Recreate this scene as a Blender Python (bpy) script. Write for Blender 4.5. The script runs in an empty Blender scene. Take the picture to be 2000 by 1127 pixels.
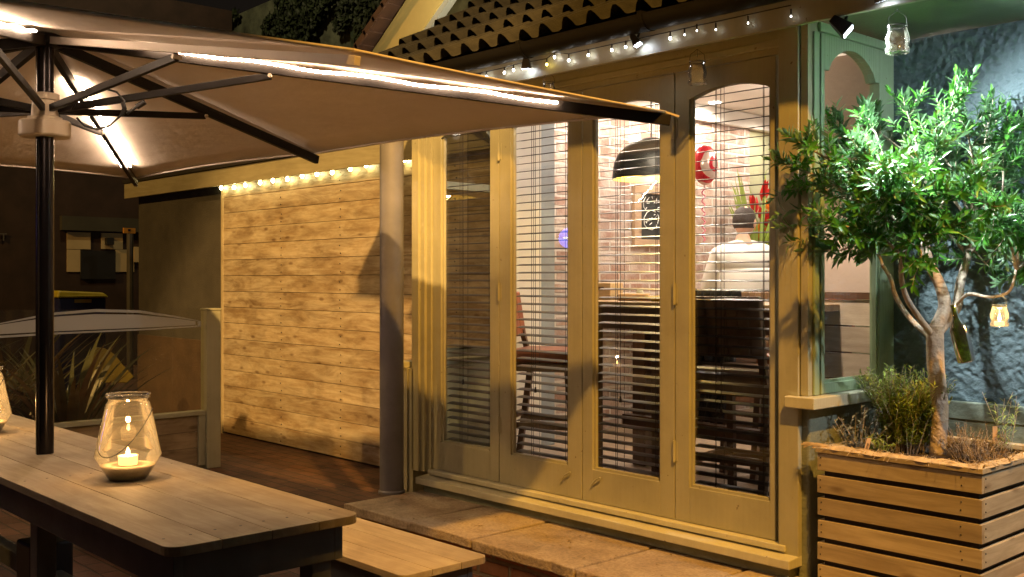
import bpy, bmesh, math, random
from mathutils import Vector, Matrix, noise
random.seed(7)
R = math.radians
C = bpy.context.scene.collection
sc = bpy.context.scene
EYE = 1.5
# ------------------------------------------------------------------ camera
F = 2060.0; HX = 1000.0; HY = 545.0          # focal length and horizon in the 2000 px wide photograph
VX, VY = -.7350, .6780                         # view direction (world x runs along the door wall)
def ray(x, y):
    u = (x-HX)/F
    return Vector((VX + .678*u, VY + .735*u, (HY-y)/F))
def at(x, y, t):
    d = ray(x, y)*t; d.z += EYE; return d
def atY(x, y, Y): return at(x, y, Y/ray(x, y).y)
def atX(x, y, X): return at(x, y, X/ray(x, y).x)
def atZ(x, y, Z): return at(x, y, (Z-EYE)/ray(x, y).z)
cam = bpy.data.cameras.new("camera"); co = bpy.data.objects.new("camera", cam); C.objects.link(co)
co.location = (0, 0, EYE)
co.rotation_euler = (R(90), 0, math.atan2(-VX, VY))
cam.sensor_width = 36; cam.lens = F/2000*36; cam.clip_end = 300; cam.clip_start = .05
cam.shift_y = -(563.5-HY)/2000
cam.dof.use_dof = False
sc.camera = co
# ------------------------------------------------------------------ world, exposure
w = bpy.data.worlds.new("World"); sc.world = w; w.use_nodes = True
bg = w.node_tree.nodes['Background']; bg.inputs[0].default_value = (.9, .68, .50, 1); bg.inputs[1].default_value = .0085
sc.view_settings.view_transform = 'Standard'; sc.view_settings.look = 'None'
sc.view_settings.exposure = 0; sc.view_settings.gamma = 1
def lamp(name, kind, loc, power, col, radius=.05, target=None, cone=None, blend=.5):
    l = bpy.data.lights.new(name, kind); l.energy = power; l.color = col; l.shadow_soft_size = radius
    o = bpy.data.objects.new(name, l); C.objects.link(o); o.location = loc
    if target is not None: o.rotation_euler = (Vector(target)-Vector(loc)).to_track_quat('-Z', 'Y').to_euler()
    if cone: l.spot_size = R(cone); l.spot_blend = blend
    return o
# sodium street lamp standing behind the camera, high up on its column
lamp('street_and_fill_light', 'SPOT', (1.75, .66, 8.5), 5600, (1, .48, .075), .12, (-3.35, 3.9, 1.3), 29, .45)
# a second street lamp farther down the road reaches the boarded wall under the parasol
lamp('street_and_fill_light', 'SPOT', (2.27, -3.35, 9.96), 16500, (1, .57, .18), .15, (-7.75, 4.89, .95), 18.5, .45)
# added sodium fill, not a known lamp, brightens the street background on the left
lamp('street_and_fill_light', 'SPOT', (-14.5, -3.5, 6.8), 1800, (1, .55, .14), .15, (-12.5, 3.5, .5), 80, .2)
lamp('ivy_wall_fill_light', 'POINT', (-14.3, 5.9, 9.4), 620, (1, .80, .42), .15)  # added fill that lifts the ivy wall; no known fixture there
# ------------------------------------------------------------------ materials
def new_mat(name):
    m = bpy.data.materials.new(name); m.use_nodes = True
    nt = m.node_tree; b = nt.nodes['Principled BSDF']
    return m, nt, b
def N(nt, t, **kw):
    n = nt.nodes.new(t)
    for k, v in kw.items(): setattr(n, k, v)
    return n
def coords(nt, scale=(1, 1, 1)):
    tc = N(nt, 'ShaderNodeTexCoord'); mp = N(nt, 'ShaderNodeMapping'); mp.inputs['Scale'].default_value = scale
    nt.links.new(tc.outputs['Object'], mp.inputs[0]); return mp.outputs[0]
def noise_n(nt, vec, scale, detail=5, rough=.55, dist=0):
    n = N(nt, 'ShaderNodeTexNoise'); n.inputs['Scale'].default_value = scale; n.inputs['Detail'].default_value = detail
    n.inputs['Roughness'].default_value = rough; n.inputs['Distortion'].default_value = dist
    nt.links.new(vec, n.inputs['Vector']); return n.outputs['Fac']
def ramp(nt, fac, stops):
    r = N(nt, 'ShaderNodeValToRGB'); e = r.color_ramp.elements
    while len(e) < len(stops): e.new(.5)
    for i, (p, c) in enumerate(stops):
        e[i].position = p; e[i].color = (*c, 1) if len(c) == 3 else c
    nt.links.new(fac, r.inputs[0]); return r.outputs[0]
def mix(nt, fac, a, b, mode='MIX'):
    m = N(nt, 'ShaderNodeMix', data_type='RGBA', blend_type=mode)
    if isinstance(fac, float): m.inputs[0].default_value = fac
    else: nt.links.new(fac, m.inputs[0])
    for s, i in ((a, 6), (b, 7)):
        if isinstance(s, tuple): m.inputs[i].default_value = (*s[:3], 1)
        else: nt.links.new(s, m.inputs[i])
    return m.outputs[2]
def bump(nt, b, h, dist, strength=1.0):
    bp = N(nt, 'ShaderNodeBump'); bp.inputs['Distance'].default_value = dist; bp.inputs['Strength'].default_value = strength
    nt.links.new(h, bp.inputs['Height']); nt.links.new(bp.outputs[0], b.inputs['Normal'])
def plain(name, col, rough=.6, var=.15, scale=6, metal=0, bmp=0, bscale=40, spec=.5, coat=0):
    m, nt, b = new_mat(name); v = coords(nt)
    n = noise_n(nt, v, scale, 6)
    d = tuple(c*(1-var) for c in col); l = tuple(min(1, c*(1+var)) for c in col)
    nt.links.new(ramp(nt, n, [(.3, d), (.7, l)]), b.inputs['Base Color'])
    b.inputs['Roughness'].default_value = rough; b.inputs['Metallic'].default_value = metal
    b.inputs['Specular IOR Level'].default_value = spec
    b.inputs['Coat Weight'].default_value = coat
    if bmp: bump(nt, b, noise_n(nt, v, bscale, 4), bmp)
    return m
def wood(name, dark, light, axis=0, rough=.6, blot=.5, streak=1.0, bmp=.002, knots=True, fine=1.0, smear=False):
    m, nt, b = new_mat(name)
    s = [14, 14, 14]; s[axis] = 1.1
    v1 = coords(nt, tuple(k*fine for k in s)); s2 = [2.2, 2.2, 4.5]; s2[axis] = 1.6
    v2 = coords(nt, tuple(s2))
    at_ = N(nt, 'ShaderNodeAttribute'); at_.attribute_name = 'tone'
    # shift the grain per board so no two boards share it
    def shifted(v):
        a = N(nt, 'ShaderNodeVectorMath', operation='ADD'); sc_ = N(nt, 'ShaderNodeVectorMath', operation='SCALE')
        cb = N(nt, 'ShaderNodeCombineXYZ')
        for i in range(3): nt.links.new(at_.outputs['Fac'], cb.inputs[i])
        nt.links.new(cb.outputs[0], sc_.inputs[0]); sc_.inputs['Scale'].default_value = 37.0
        nt.links.new(v, a.inputs[0]); nt.links.new(sc_.outputs[0], a.inputs[1]); return a.outputs[0]
    g = noise_n(nt, shifted(v1), 2.2, 8, .65, .8)
    bl = noise_n(nt, shifted(v2), 1.6, 4, .6, .6)
    base = ramp(nt, g, [(.30, dark), (.68, light)])
    bc = ramp(nt, bl, [(.34, (.42, .36, .30)), (.60, (1, 1, 1))])
    c = mix(nt, blot, base, bc, 'MULTIPLY')
    tn = ramp(nt, at_.outputs['Fac'], [(0, (.74, .72, .70)), (1, (1.0, 1.0, 1.0))])
    c = mix(nt, 1.0, c, tn, 'MULTIPLY')
    if smear:   # limewash brushed on unevenly
        s4 = [3.2, 3.2, 7.0]; s4[axis] = 1.5
        l4 = noise_n(nt, shifted(coords(nt, tuple(s4))), 1.5, 7, .68, 1.4)
        c = mix(nt, ramp(nt, l4, [(.42, (0, 0, 0)), (.70, (.55, .55, .55))]), c, (.72, .64, .47))
        s5 = [2.0, 2.0, 3.2]; s5[axis] = .9
        l5 = noise_n(nt, coords(nt, tuple(s5)), 1.3, 6, .65, .8)
        c = mix(nt, 1.0, c, ramp(nt, l5, [(.30, (.62, .52, .40)), (.56, (1, 1, 1))]), 'MULTIPLY')
    if knots:
        vo = N(nt, 'ShaderNodeTexVoronoi'); s3 = [9, 9, 9]; s3[axis] = 3.4
        nt.links.new(shifted(coords(nt, tuple(s3))), vo.inputs['Vector']); vo.inputs['Scale'].default_value = 1
        k = ramp(nt, vo.outputs['Distance'], [(.07, (.35, .25, .18)), (.17, (1, 1, 1))])
        c = mix(nt, .7, c, k, 'MULTIPLY')
    nt.links.new(c, b.inputs['Base Color']); b.inputs['Roughness'].default_value = rough
    bump(nt, b, g, bmp)
    return m
def emit(name, col, strength):
    m = bpy.data.materials.new(name); m.use_nodes = True; nt = m.node_tree
    nt.nodes.remove(nt.nodes['Principled BSDF']); e = N(nt, 'ShaderNodeEmission')
    e.inputs[0].default_value = (*col, 1); e.inputs[1].default_value = strength
    nt.links.new(e.outputs[0], nt.nodes['Material Output'].inputs[0]); return m
def thin_glass(name, tint=(.95, .97, .95), ior=1.5, rough=.0, boost=1.0, haze=0.0):
    m = bpy.data.materials.new(name); m.use_nodes = True; nt = m.node_tree
    nt.nodes.remove(nt.nodes['Principled BSDF'])
    tr = N(nt, 'ShaderNodeBsdfTransparent'); tr.inputs[0].default_value = (*tint, 1)
    gl = N(nt, 'ShaderNodeBsdfGlossy'); gl.inputs['Roughness'].default_value = rough
    fr = N(nt, 'ShaderNodeFresnel'); fr.inputs[0].default_value = ior
    mu = N(nt, 'ShaderNodeMath', operation='MULTIPLY'); mu.inputs[1].default_value = boost; mu.use_clamp = True
    nt.links.new(fr.outputs[0], mu.inputs[0])
    mx = N(nt, 'ShaderNodeMixShader'); nt.links.new(mu.outputs[0], mx.inputs[0])
    nt.links.new(tr.outputs[0], mx.inputs[1]); nt.links.new(gl.outputs[0], mx.inputs[2])
    out = mx.outputs[0]
    if haze:
        df = N(nt, 'ShaderNodeBsdfDiffuse'); df.inputs[0].default_value = (.8, .8, .75, 1)
        m2 = N(nt, 'ShaderNodeMixShader'); m2.inputs[0].default_value = haze
        nt.links.new(out, m2.inputs[1]); nt.links.new(df.outputs[0], m2.inputs[2]); out = m2.outputs[0]
    nt.links.new(out, nt.nodes['Material Output'].inputs[0]); return m
def brick_mat(name, c1, c2, mortar, axes, bw=.225, bh=.075, mw=.010, bmp=.008, var=None, rough=.85):
    """axes = which object axes run along and up the wall"""
    m, nt, b = new_mat(name)
    tc = N(nt, 'ShaderNodeTexCoord'); sx = N(nt, 'ShaderNodeSeparateXYZ'); nt.links.new(tc.outputs['Object'], sx.inputs[0])
    cb = N(nt, 'ShaderNodeCombineXYZ')
    nt.links.new(sx.outputs[axes[0]], cb.inputs[0]); nt.links.new(sx.outputs[axes[1]], cb.inputs[1])
    nz = N(nt, 'ShaderNodeTexNoise'); nz.inputs['Scale'].default_value = 5; nt.links.new(tc.outputs['Object'], nz.inputs['Vector'])
    wob = N(nt, 'ShaderNodeVectorMath', operation='MULTIPLY_ADD'); wob.inputs[1].default_value = (.02, .02, 0)
    nt.links.new(nz.outputs['Color'], wob.inputs[0]); nt.links.new(cb.outputs[0], wob.inputs[2])
    br = N(nt, 'ShaderNodeTexBrick'); nt.links.new(wob.outputs[0], br.inputs['Vector'])
    br.inputs['Scale'].default_value = 1; br.inputs['Brick Width'].default_value = bw; br.inputs['Row Height'].default_value = bh
    br.inputs['Mortar Size'].default_value = mw; br.inputs['Mortar Smooth'].default_value = .35; br.inputs['Bias'].default_value = -.1
    br.inputs['Color1'].default_value = (*c1, 1); br.inputs['Color2'].default_value = (*c2, 1); br.inputs['Mortar'].default_value = (*mortar, 1)
    n = noise_n(nt, tc.outputs['Object'], 4, 8, .7)
    c = mix(nt, .6, br.outputs['Color'], ramp(nt, n, [(.32, (.45, .42, .42)), (.62, (1.15, 1.12, 1.1))]), 'MULTIPLY')
    if var:
        n2 = noise_n(nt, tc.outputs['Object'], 5, 6, .7)
        c = mix(nt, ramp(nt, n2, [(.44, (0, 0, 0)), (.66, (.85, .85, .85))]), c, var)
    nt.links.new(c, b.inputs['Base Color']); b.inputs['Roughness'].default_value = rough
    mh = N(nt, 'ShaderNodeMath', operation='MULTIPLY_ADD'); mh.inputs[1].default_value = -1
    nt.links.new(br.outputs['Fac'], mh.inputs[0])
    n3 = noise_n(nt, tc.outputs['Object'], 60, 4); sc3 = N(nt, 'ShaderNodeMath', operation='MULTIPLY'); sc3.inputs[1].default_value = .45
    nt.links.new(n3, sc3.inputs[0]); nt.links.new(sc3.outputs[0], mh.inputs[2])
    bump(nt, b, mh.outputs[0], bmp); return m
def painted(name, col, rough=.42):
    """brushed gloss paint with faint brush lines, grime and chips"""
    m, nt, b = new_mat(name)
    v = coords(nt); n = noise_n(nt, v, 3, 7, .65)
    c = mix(nt, 1.0, ramp(nt, n, [(.25, tuple(k*.74 for k in col)), (.66, col)]),
            ramp(nt, noise_n(nt, coords(nt, (60, 60, 2)), 1, 5), [(.3, (.94, .94, .93)), (.7, (1, 1, 1))]), 'MULTIPLY')
    sp = noise_n(nt, v, 38, 3, .5)
    c = mix(nt, ramp(nt, sp, [(.72, (0, 0, 0)), (.76, (.8, .8, .8))]), c, (.14, .10, .055))
    nt.links.new(c, b.inputs['Base Color']); b.inputs['Roughness'].default_value = rough
    bump(nt, b, noise_n(nt, coords(nt, (90, 90, 6)), 1, 4), .0016)
    return m
M = {}
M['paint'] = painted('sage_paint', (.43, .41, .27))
M['paint_return'] = painted('sage_green_paint', (.34, .44, .27))
M['sill'] = painted('pale_sill_paint', (.60, .58, .42))
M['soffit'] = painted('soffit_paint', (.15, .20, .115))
M['fascia'] = painted('fascia_paint', (.42, .43, .34))
M['dark'] = plain('black_metal', (.018, .017, .017), .45, .2)
M['gutter'] = plain('black_gutter', (.006, .006, .006), .55, .2, spec=.2)
M['tile'] = plain('weathered_roof_tile', (.011, .0105, .008), .95, .6, 14, bmp=.004, bscale=60)
M['wallboards'] = wood('stained_pine_boards', (.40, .28, .15), (.70, .59, .40), 0, .55, .70, bmp=.003, smear=True)
M['planterwood'] = wood('planter_pine', (.34, .27, .16), (.54, .45, .29), 0, .6, .35, bmp=.001)
M['planterwoody'] = wood('planter_side_pine', (.36, .31, .21), (.58, .51, .37), 1, .6, .35, bmp=.001)
M['tabletop'] = wood('painted_table_boards', (.37, .30, .19), (.52, .44, .29), 0, .68, .5, bmp=.0012, knots=False)
M['tablebase'] = plain('slate_paint', (.13, .135, .13), .5, .2, bmp=.001)
M['steel'] = plain('grey_painted_steel', (.145, .142, .158), .5, .22, 5, bmp=.0008, bscale=25)
M['canvas'] = None
M['ribm'] = plain('brown_anodised_metal', (.008, .0055, .004), .55, .2, spec=.25)
M['pole'] = plain('bronze_pole_metal', (.03, .027, .03), .22, .1, metal=.8)
M['cream'] = plain('cream_plastic', (.62, .52, .38), .45, .06)
M['render'] = plain('grey_render', (.062, .056, .045), .9, .2, 5, bmp=.004, bscale=70)
M['dado'] = plain('green_grey_render', (.20, .22, .16), .8, .18, 7, bmp=.006, bscale=45)
M['plaster'] = plain('white_plaster', (.80, .75, .69), .8, .05, 3)
M['pinkplaster'] = plain('pale_plaster', (.50, .38, .31), .8, .06, 3)
M['floorin'] = wood('interior_floor', (.40, .29, .20), (.56, .44, .33), 0, .35, .3, knots=False)
M['glass'] = thin_glass('window_glass', (.93, .95, .93), 1.5, 0, 1.3)
M['glassdirty'] = thin_glass('screen_glass', (.90, .90, .86), 1.5, .02, 1.0, .015)
M['frost'] = thin_glass('frosted_film', (.5, .48, .42), 1.3, .4, .5, .55)
M['jarglass'] = thin_glass('jar_glass', (.93, .93, .86), 1.5, .03, 2.0, .06)
M['greenglass'] = thin_glass('bottle_glass', (.36, .42, .07), 1.5, .05, 1.3, .015)
M['brickin'] = brick_mat('whitewashed_brick', (.36, .215, .165), (.50, .38, .32), (.64, .58, .53), (1, 2), .23, .078, .011, .012, (.62, .55, .50))
M['riser'] = brick_mat('red_brick', (.34, .15, .07), (.24, .11, .06), (.22, .18, .13), (0, 2), .225, .08, .012, .01)
def stone():
    m, nt, b = new_mat('sandstone'); v = coords(nt)
    c = ramp(nt, noise_n(nt, v, 2.6, 9, .68, .6), [(.28, (.22, .165, .12)), (.5, (.42, .33, .23)), (.72, (.56, .46, .33))])
    st = noise_n(nt, v, 1.1, 5, .6); c = mix(nt, ramp(nt, st, [(.55, (0, 0, 0)), (.70, (.6, .6, .6))]), c, (.36, .17, .06))
    sp = noise_n(nt, v, 70, 3); c = mix(nt, 1.0, c, ramp(nt, sp, [(.35, (.72, .72, .72)), (.6, (1, 1, 1))]), 'MULTIPLY')
    nt.links.new(c, b.inputs['Base Color']); b.inputs['Roughness'].default_value = .7
    bump(nt, b, noise_n(nt, v, 9, 9, .7), .03); return m
M['paver'] = brick_mat('brick_paving', (.125, .058, .034), (.085, .042, .026), (.045, .034, .024), (0, 1), .21, .105, .007, .006)

M['slab'] = stone()
M['oakdark'] = wood('dark_oak', (.085, .038, .02), (.17, .08, .04), 2, .4, .3, knots=False)
M['leather'] = plain('tan_leather', (.30, .095, .045), .38, .25, 9, bmp=.001, bscale=90)
M['leatherdark'] = plain('brown_leather', (.20, .12, .08), .4, .25, 9, bmp=.001, bscale=90)
M['slat'] = plain('dark_blind_slat', (.075, .055, .048), .38, .1)
M['cord'] = plain('blind_cord', (.06, .045, .04), .8, .1)
def canvas():
    m, nt, b = new_mat('taupe_canvas')
    v = coords(nt)
    c = ramp(nt, noise_n(nt, v, 2.5, 6, .6), [(.3, (.66, .58, .50)), (.7, (.75, .67, .585))])
    nt.links.new(c, b.inputs['Base Color']); b.inputs['Roughness'].default_value = .85
    wv = noise_n(nt, coords(nt, (1, 1, 1)), 9, 4); bump(nt, b, wv, .008)
    tl = N(nt, 'ShaderNodeBsdfTranslucent'); nt.links.new(c, tl.inputs[0])
    mx = N(nt, 'ShaderNodeMixShader'); mx.inputs[0].default_value = .13
    nt.links.new(b.outputs[0], mx.inputs[1]); nt.links.new(tl.outputs[0], mx.inputs[2])
    nt.links.new(mx.outputs[0], nt.nodes['Material Output'].inputs[0]); return m
M['canvas'] = canvas()
def stucco():
    m, nt, b = new_mat('rough_slate_blue_render')
    v = coords(nt); n = noise_n(nt, v, 5, 6)
    nt.links.new(ramp(nt, n, [(.3, (.09, .135, .15)), (.7, (.14, .195, .212))]), b.inputs['Base Color'])
    b.inputs['Roughness'].default_value = .5
    vo = N(nt, 'ShaderNodeTexVoronoi', feature='SMOOTH_F1'); vo.inputs['Scale'].default_value = 38
    nt.links.new(mix(nt, .06, v, N_noise_col(nt, v)), vo.inputs['Vector'])
    h = N(nt, 'ShaderNodeMath', operation='ADD'); nt.links.new(vo.outputs['Distance'], h.inputs[0]); nt.links.new(noise_n(nt, v, 22, 6, .7), h.inputs[1])
    bump(nt, b, h.outputs[0], .022); return m
def N_noise_col(nt, v):
    n = N(nt, 'ShaderNodeTexNoise'); n.inputs['Scale'].default_value = 9; nt.links.new(v, n.inputs['Vector']); return n.outputs['Color']
M['stucco'] = stucco()
def leafmat(name, c1, c2, under, rough=.38, spec=.6):
    m, nt, b = new_mat(name)
    a = N(nt, 'ShaderNodeAttribute'); a.attribute_name = 'tone'
    c = ramp(nt, a.outputs['Fac'], [(0, c1), (1, c2)])
    g = N(nt, 'ShaderNodeNewGeometry'); c = mix(nt, g.outputs['Backfacing'], c, under)
    nt.links.new(c, b.inputs['Base Color']); b.inputs['Roughness'].default_value = rough; b.inputs['Specular IOR Level'].default_value = spec
    tl = N(nt, 'ShaderNodeBsdfTranslucent'); nt.links.new(c, tl.inputs[0])
    mx = N(nt, 'ShaderNodeMixShader'); mx.inputs[0].default_value = .25
    nt.links.new(b.outputs[0], mx.inputs[1]); nt.links.new(tl.outputs[0], mx.inputs[2])
    nt.links.new(mx.outputs[0], nt.nodes['Material Output'].inputs[0]); return m
M['olive'] = leafmat('olive_leaf', (.022, .095, .018), (.10, .36, .035), (.16, .30, .15))
M['herb'] = leafmat('herb_leaf', (.12, .20, .03), (.40, .50, .08), (.30, .38, .09))
M['sageleaf'] = leafmat('grey_herb_leaf', (.12, .15, .12), (.26, .29, .24), (.25, .27, .24))
M['brownherb'] = leafmat('dry_herb', (.12, .07, .02), (.28, .19, .06), (.16, .11, .04))
M['phorm'] = leafmat('strappy_leaf', (.035, .045, .012), (.13, .065, .03), (.06, .06, .02))
M['ivy'] = leafmat('ivy_leaf', (.015, .02, .01), (.035, .05, .02), (.03, .03, .02), .6, .3)
M['bark'] = plain('pale_bark', (.46, .37, .28), .85, .25, 9, bmp=.02, bscale=22)
M['soil'] = plain('dark_soil', (.035, .022, .014), .95, .4, 20, bmp=.02, bscale=40)
M['coir'] = plain('coir_fibre', (.50, .38, .22), .9, .3, 30)
M['skin'] = plain('skin', (.62, .36, .25), .55, .05)
M['shirt'] = plain('white_shirt', (.85, .83, .80), .75, .04, 4, bmp=.004, bscale=9)
M['hair'] = plain('short_dark_hair', (.035, .022, .016), .6, .3, 60, bmp=.004, bscale=180)
M['trouser'] = plain('dark_trousers', (.03, .035, .06), .8, .1)
M['cloth'] = plain('black_cloth', (.015, .014, .015), .85, .2)
M['wax'] = None
M['led'] = emit('warm_led', (1, .70, .47), 96)
M['bulb'] = emit('string_bulb', (1, .82, .36), 75)
M['fairy'] = emit('fairy_light', (1, .93, .85), 34)
M['fairyy'] = emit('amber_fairy_light', (1, .72, .18), 30)
M['flame'] = emit('flame', (1, .60, .22), 55)
M['floodface'] = emit('flood_face', (.80, .86, 1), 30)
M['downl'] = emit('downlight_face', (1, .88, .75), 12)
M['waxlit'] = None
def wax():
    m, nt, b = new_mat('glowing_candle_wax')
    b.inputs['Base Color'].default_value = (.85, .70, .45, 1); b.inputs['Roughness'].default_value = .5
    b.inputs['Emission Color'].default_value = (1, .50, .16, 1); b.inputs['Emission Strength'].default_value = 2.6
    return m
M['waxlit'] = wax()
# ------------------------------------------------------------------ mesh builder
class MB:
    def __init__(s): s.v = []; s.f = []; s.t = []; s.tone = None
    def face(s, idx):
        s.f.append(idx); s.t.append(s.tone if s.tone is not None else .6)
    def quad(s, *p):
        k = len(s.v); s.v += [Vector(q) for q in p]; s.face(list(range(k, k+len(p))))
    def hexa(s, p):            # 8 corners: 4 bottom ccw, 4 top ccw
        k = len(s.v); s.v += [Vector(q) for q in p]
        for f in ((3, 2, 1, 0), (4, 5, 6, 7), (0, 1, 5, 4), (1, 2, 6, 5), (2, 3, 7, 6), (3, 0, 4, 7)): s.face([k+i for i in f])
    def box(s, x0, x1, y0, y1, z0, z1):
        x0, x1 = sorted((x0, x1)); y0, y1 = sorted((y0, y1)); z0, z1 = sorted((z0, z1))
        s.hexa([(x0, y0, z0), (x1, y0, z0), (x1, y1, z0), (x0, y1, z0), (x0, y0, z1), (x1, y0, z1), (x1, y1, z1), (x0, y1, z1)])
    def bar(s, a, b, wd, ht, up=(0, 0, 1)):
        a = Vector(a); b = Vector(b); d = (b-a).normalized(); up = Vector(up)
        sd = d.cross(up).normalized()*wd/2; u = sd.cross(d).normalized()*ht/2
        s.hexa([a-sd-u, a+sd-u, b+sd-u, b-sd-u, a-sd+u, a+sd+u, b+sd+u, b-sd+u])
    def tube(s, pts, r, n=8, cap=True):
        pts = [Vector(p) for p in pts]; m = len(pts)
        if not isinstance(r, (list, tuple)): r = [r]*m
        k = len(s.v); pu = None
        for i, p in enumerate(pts):
            d = (pts[min(i+1, m-1)]-pts[max(i-1, 0)]).normalized()
            if pu is None: pu = d.orthogonal().normalized()
            pu = (pu-d*pu.dot(d)).normalized(); w2 = d.cross(pu)
            for j in range(n):
                a = 2*math.pi*j/n; s.v.append(p+(pu*math.cos(a)+w2*math.sin(a))*r[i])
        for i in range(m-1):
            for j in range(n):
                j2 = (j+1) % n; s.face([k+i*n+j, k+i*n+j2, k+(i+1)*n+j2, k+(i+1)*n+j])
        if cap:
            s.face([k+j for j in reversed(range(n))]); s.face([k+(m-1)*n+j for j in range(n)])
    def lathe(s, prof, c, n=32, capb=True, capt=False, axis=None):
        c = Vector(c); k = len(s.v)
        q = Vector((0, 0, 1)).rotation_difference(Vector(axis)) if axis is not None else None
        for (r, z) in prof:
            for j in range(n):
                a = 2*math.pi*j/n; p = Vector((r*math.cos(a), r*math.sin(a), z))
                if q: p = q @ p
                s.v.append(c+p)
        for i in range(len(prof)-1):
            for j in range(n):
                j2 = (j+1) % n; s.face([k+i*n+j, k+i*n+j2, k+(i+1)*n+j2, k+(i+1)*n+j])
        if capb: s.face([k+j for j in reversed(range(n))])
        if capt: s.face([k+(len(prof)-1)*n+j for j in range(n)])
    def ball(s, c, r, n=10, sq=(1, 1, 1)):
        c = Vector(c); prof = []
        k = len(s.v); m = max(4, n//2)
        for i in range(1, m):
            th = math.pi*i/m
            for j in range(n):
                a = 2*math.pi*j/n
                s.v.append(c+Vector((r*sq[0]*math.sin(th)*math.cos(a), r*sq[1]*math.sin(th)*math.sin(a), -r*sq[2]*math.cos(th))))
        b0 = len(s.v); s.v.append(c+Vector((0, 0, -r*sq[2]))); s.v.append(c+Vector((0, 0, r*sq[2])))
        for i in range(m-2):
            for j in range(n):
                j2 = (j+1) % n; s.face([k+i*n+j, k+i*n+j2, k+(i+1)*n+j2, k+(i+1)*n+j])
        for j in range(n):
            j2 = (j+1) % n; s.face([b0, k+j2, k+j]); s.face([b0+1, k+(m-2)*n+j, k+(m-2)*n+j2])
    def prism(s, poly, mp, c0, c1):   # poly of (a, z); mp(a, z, depth)
        k = len(s.v); n = len(poly)
        s.v += [Vector(mp(a, z, c0)) for a, z in poly]+[Vector(mp(a, z, c1)) for a, z in poly]
        s.face(list(range(k, k+n))); s.face(list(reversed(range(k+n, k+2*n))))
        for i in range(n):
            j = (i+1) % n; s.face([k+j, k+i, k+n+i, k+n+j])
    def leaf(s, p, d, nrm, L, W, tone=None, fold=.25):
        d = Vector(d).normalized(); nrm = Vector(nrm); sd = d.cross(nrm)
        if sd.length < 1e-4: sd = d.orthogonal()
        sd.normalize(); up = sd.cross(d).normalized(); p = Vector(p)
        k = len(s.v); o = s.tone
        if tone is not None: s.tone = tone
        dr = -up*L*.12
        s.v += [p, p+d*L*.35+sd*W/2+up*W*fold, p+d*L*.35, p+d*L*.35-sd*W/2+up*W*fold,
                p+d*L*.72+sd*W*.36+up*W*fold*.5+dr*.5, p+d*L*.72+dr*.5, p+d*L*.72-sd*W*.36+up*W*fold*.5+dr*.5, p+d*L+dr]
        for f in ((0, 1, 2), (0, 2, 3), (1, 4, 5, 2), (2, 5, 6, 3), (4, 7, 5), (5, 7, 6)): s.face([k+i for i in f])
        s.tone = o
    def build(s, name, mat, parent=None, smooth=False, bevel=0, fix=True, mats=None):
        me = bpy.data.meshes.new(name)
        off = Vector(parent_world(parent)) if parent else Vector((0, 0, 0))
        me.from_pydata([tuple(v-off) for v in s.v], [], s.f)
        if fix:
            bm = bmesh.new(); bm.from_mesh(me); bmesh.ops.recalc_face_normals(bm, faces=bm.faces); bm.to_mesh(me); bm.free()
        a = me.attributes.new('tone', 'FLOAT', 'FACE')
        if len(a.data) == len(s.t): a.data.foreach_set('value', s.t)
        me.materials.append(mat)
        if smooth:
            me.polygons.foreach_set('use_smooth', [True]*len(me.polygons))
        o = bpy.data.objects.new(name, me); C.objects.link(o)
        if parent: o.parent = parent
        if bevel:
            b = o.modifiers.new('bevel', 'BEVEL'); b.width = bevel; b.segments = 2; b.limit_method = 'ANGLE'; b.angle_limit = R(40)
            b.harden_normals = False
        if smooth == 'auto' or (smooth and bevel): pass
        return o
def text_mesh(body, size, ext, mat, parent):
    cu = bpy.data.curves.new('lettering', 'FONT'); cu.body = body; cu.size = size; cu.extrude = ext
    to = bpy.data.objects.new('tmp_text', cu); me = bpy.data.meshes.new_from_object(to); bpy.data.objects.remove(to)
    me.materials.clear(); me.materials.append(mat)
    o = bpy.data.objects.new('lettering', me); C.objects.link(o); o.parent = parent; return o
def parent_world(o):
    v = Vector((0, 0, 0))
    while o: v = v+o.location; o = o.parent
    return v
def tag(o, label, cat, group=None):
    o['label'] = label; o['category'] = cat
    if group: o['group'] = group
    return o
def thing(name, loc, label, cat, group=None):
    o = bpy.data.objects.new(name, None); C.objects.link(o); o.location = loc; o.empty_display_size = .1
    return tag(o, label, cat, group)
def structure(o): o['kind'] = 'structure'; return o
def copy_tree(o, parent=None):
    c = o.copy(); C.objects.link(c)
    if parent: c.parent = parent
    for ch in o.children: copy_tree(ch, c)
    return c
def autosmooth(o, ang=35):
    me = o.data; me.polygons.foreach_set('use_smooth', [True]*len(me.polygons))
    bm = bmesh.new(); bm.from_mesh(me)
    for e in bm.edges:
        if len(e.link_faces) == 2 and e.calc_face_angle(0) > R(ang): e.smooth = False
    bm.to_mesh(me); bm.free(); return o
# ------------------------------------------------------------------ key planes
D1 = 3.88            # door wall
WY = 4.89            # boarded wall
XL, XR = -5.11, -2.378     # corners of the bay
STEP = .25           # top of the stone step
FLR = .38            # floor inside / foot of the doors
# ================================================================== GROUND
mb = MB(); mb.quad((-60, -30, 0), (30, -30, 0), (30, 60, 0), (-60, 60, 0))
structure(mb.build('ground', M['paver']))
mb = MB(); mb.quad((-40, -12, .006), (-12.5, -12, .006), (-12.5, 5.5, .006), (-40, 5.5, .006))
structure(mb.build('road', plain('asphalt', (.03, .028, .026), .85, .3, 10, bmp=.006, bscale=80)))
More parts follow.
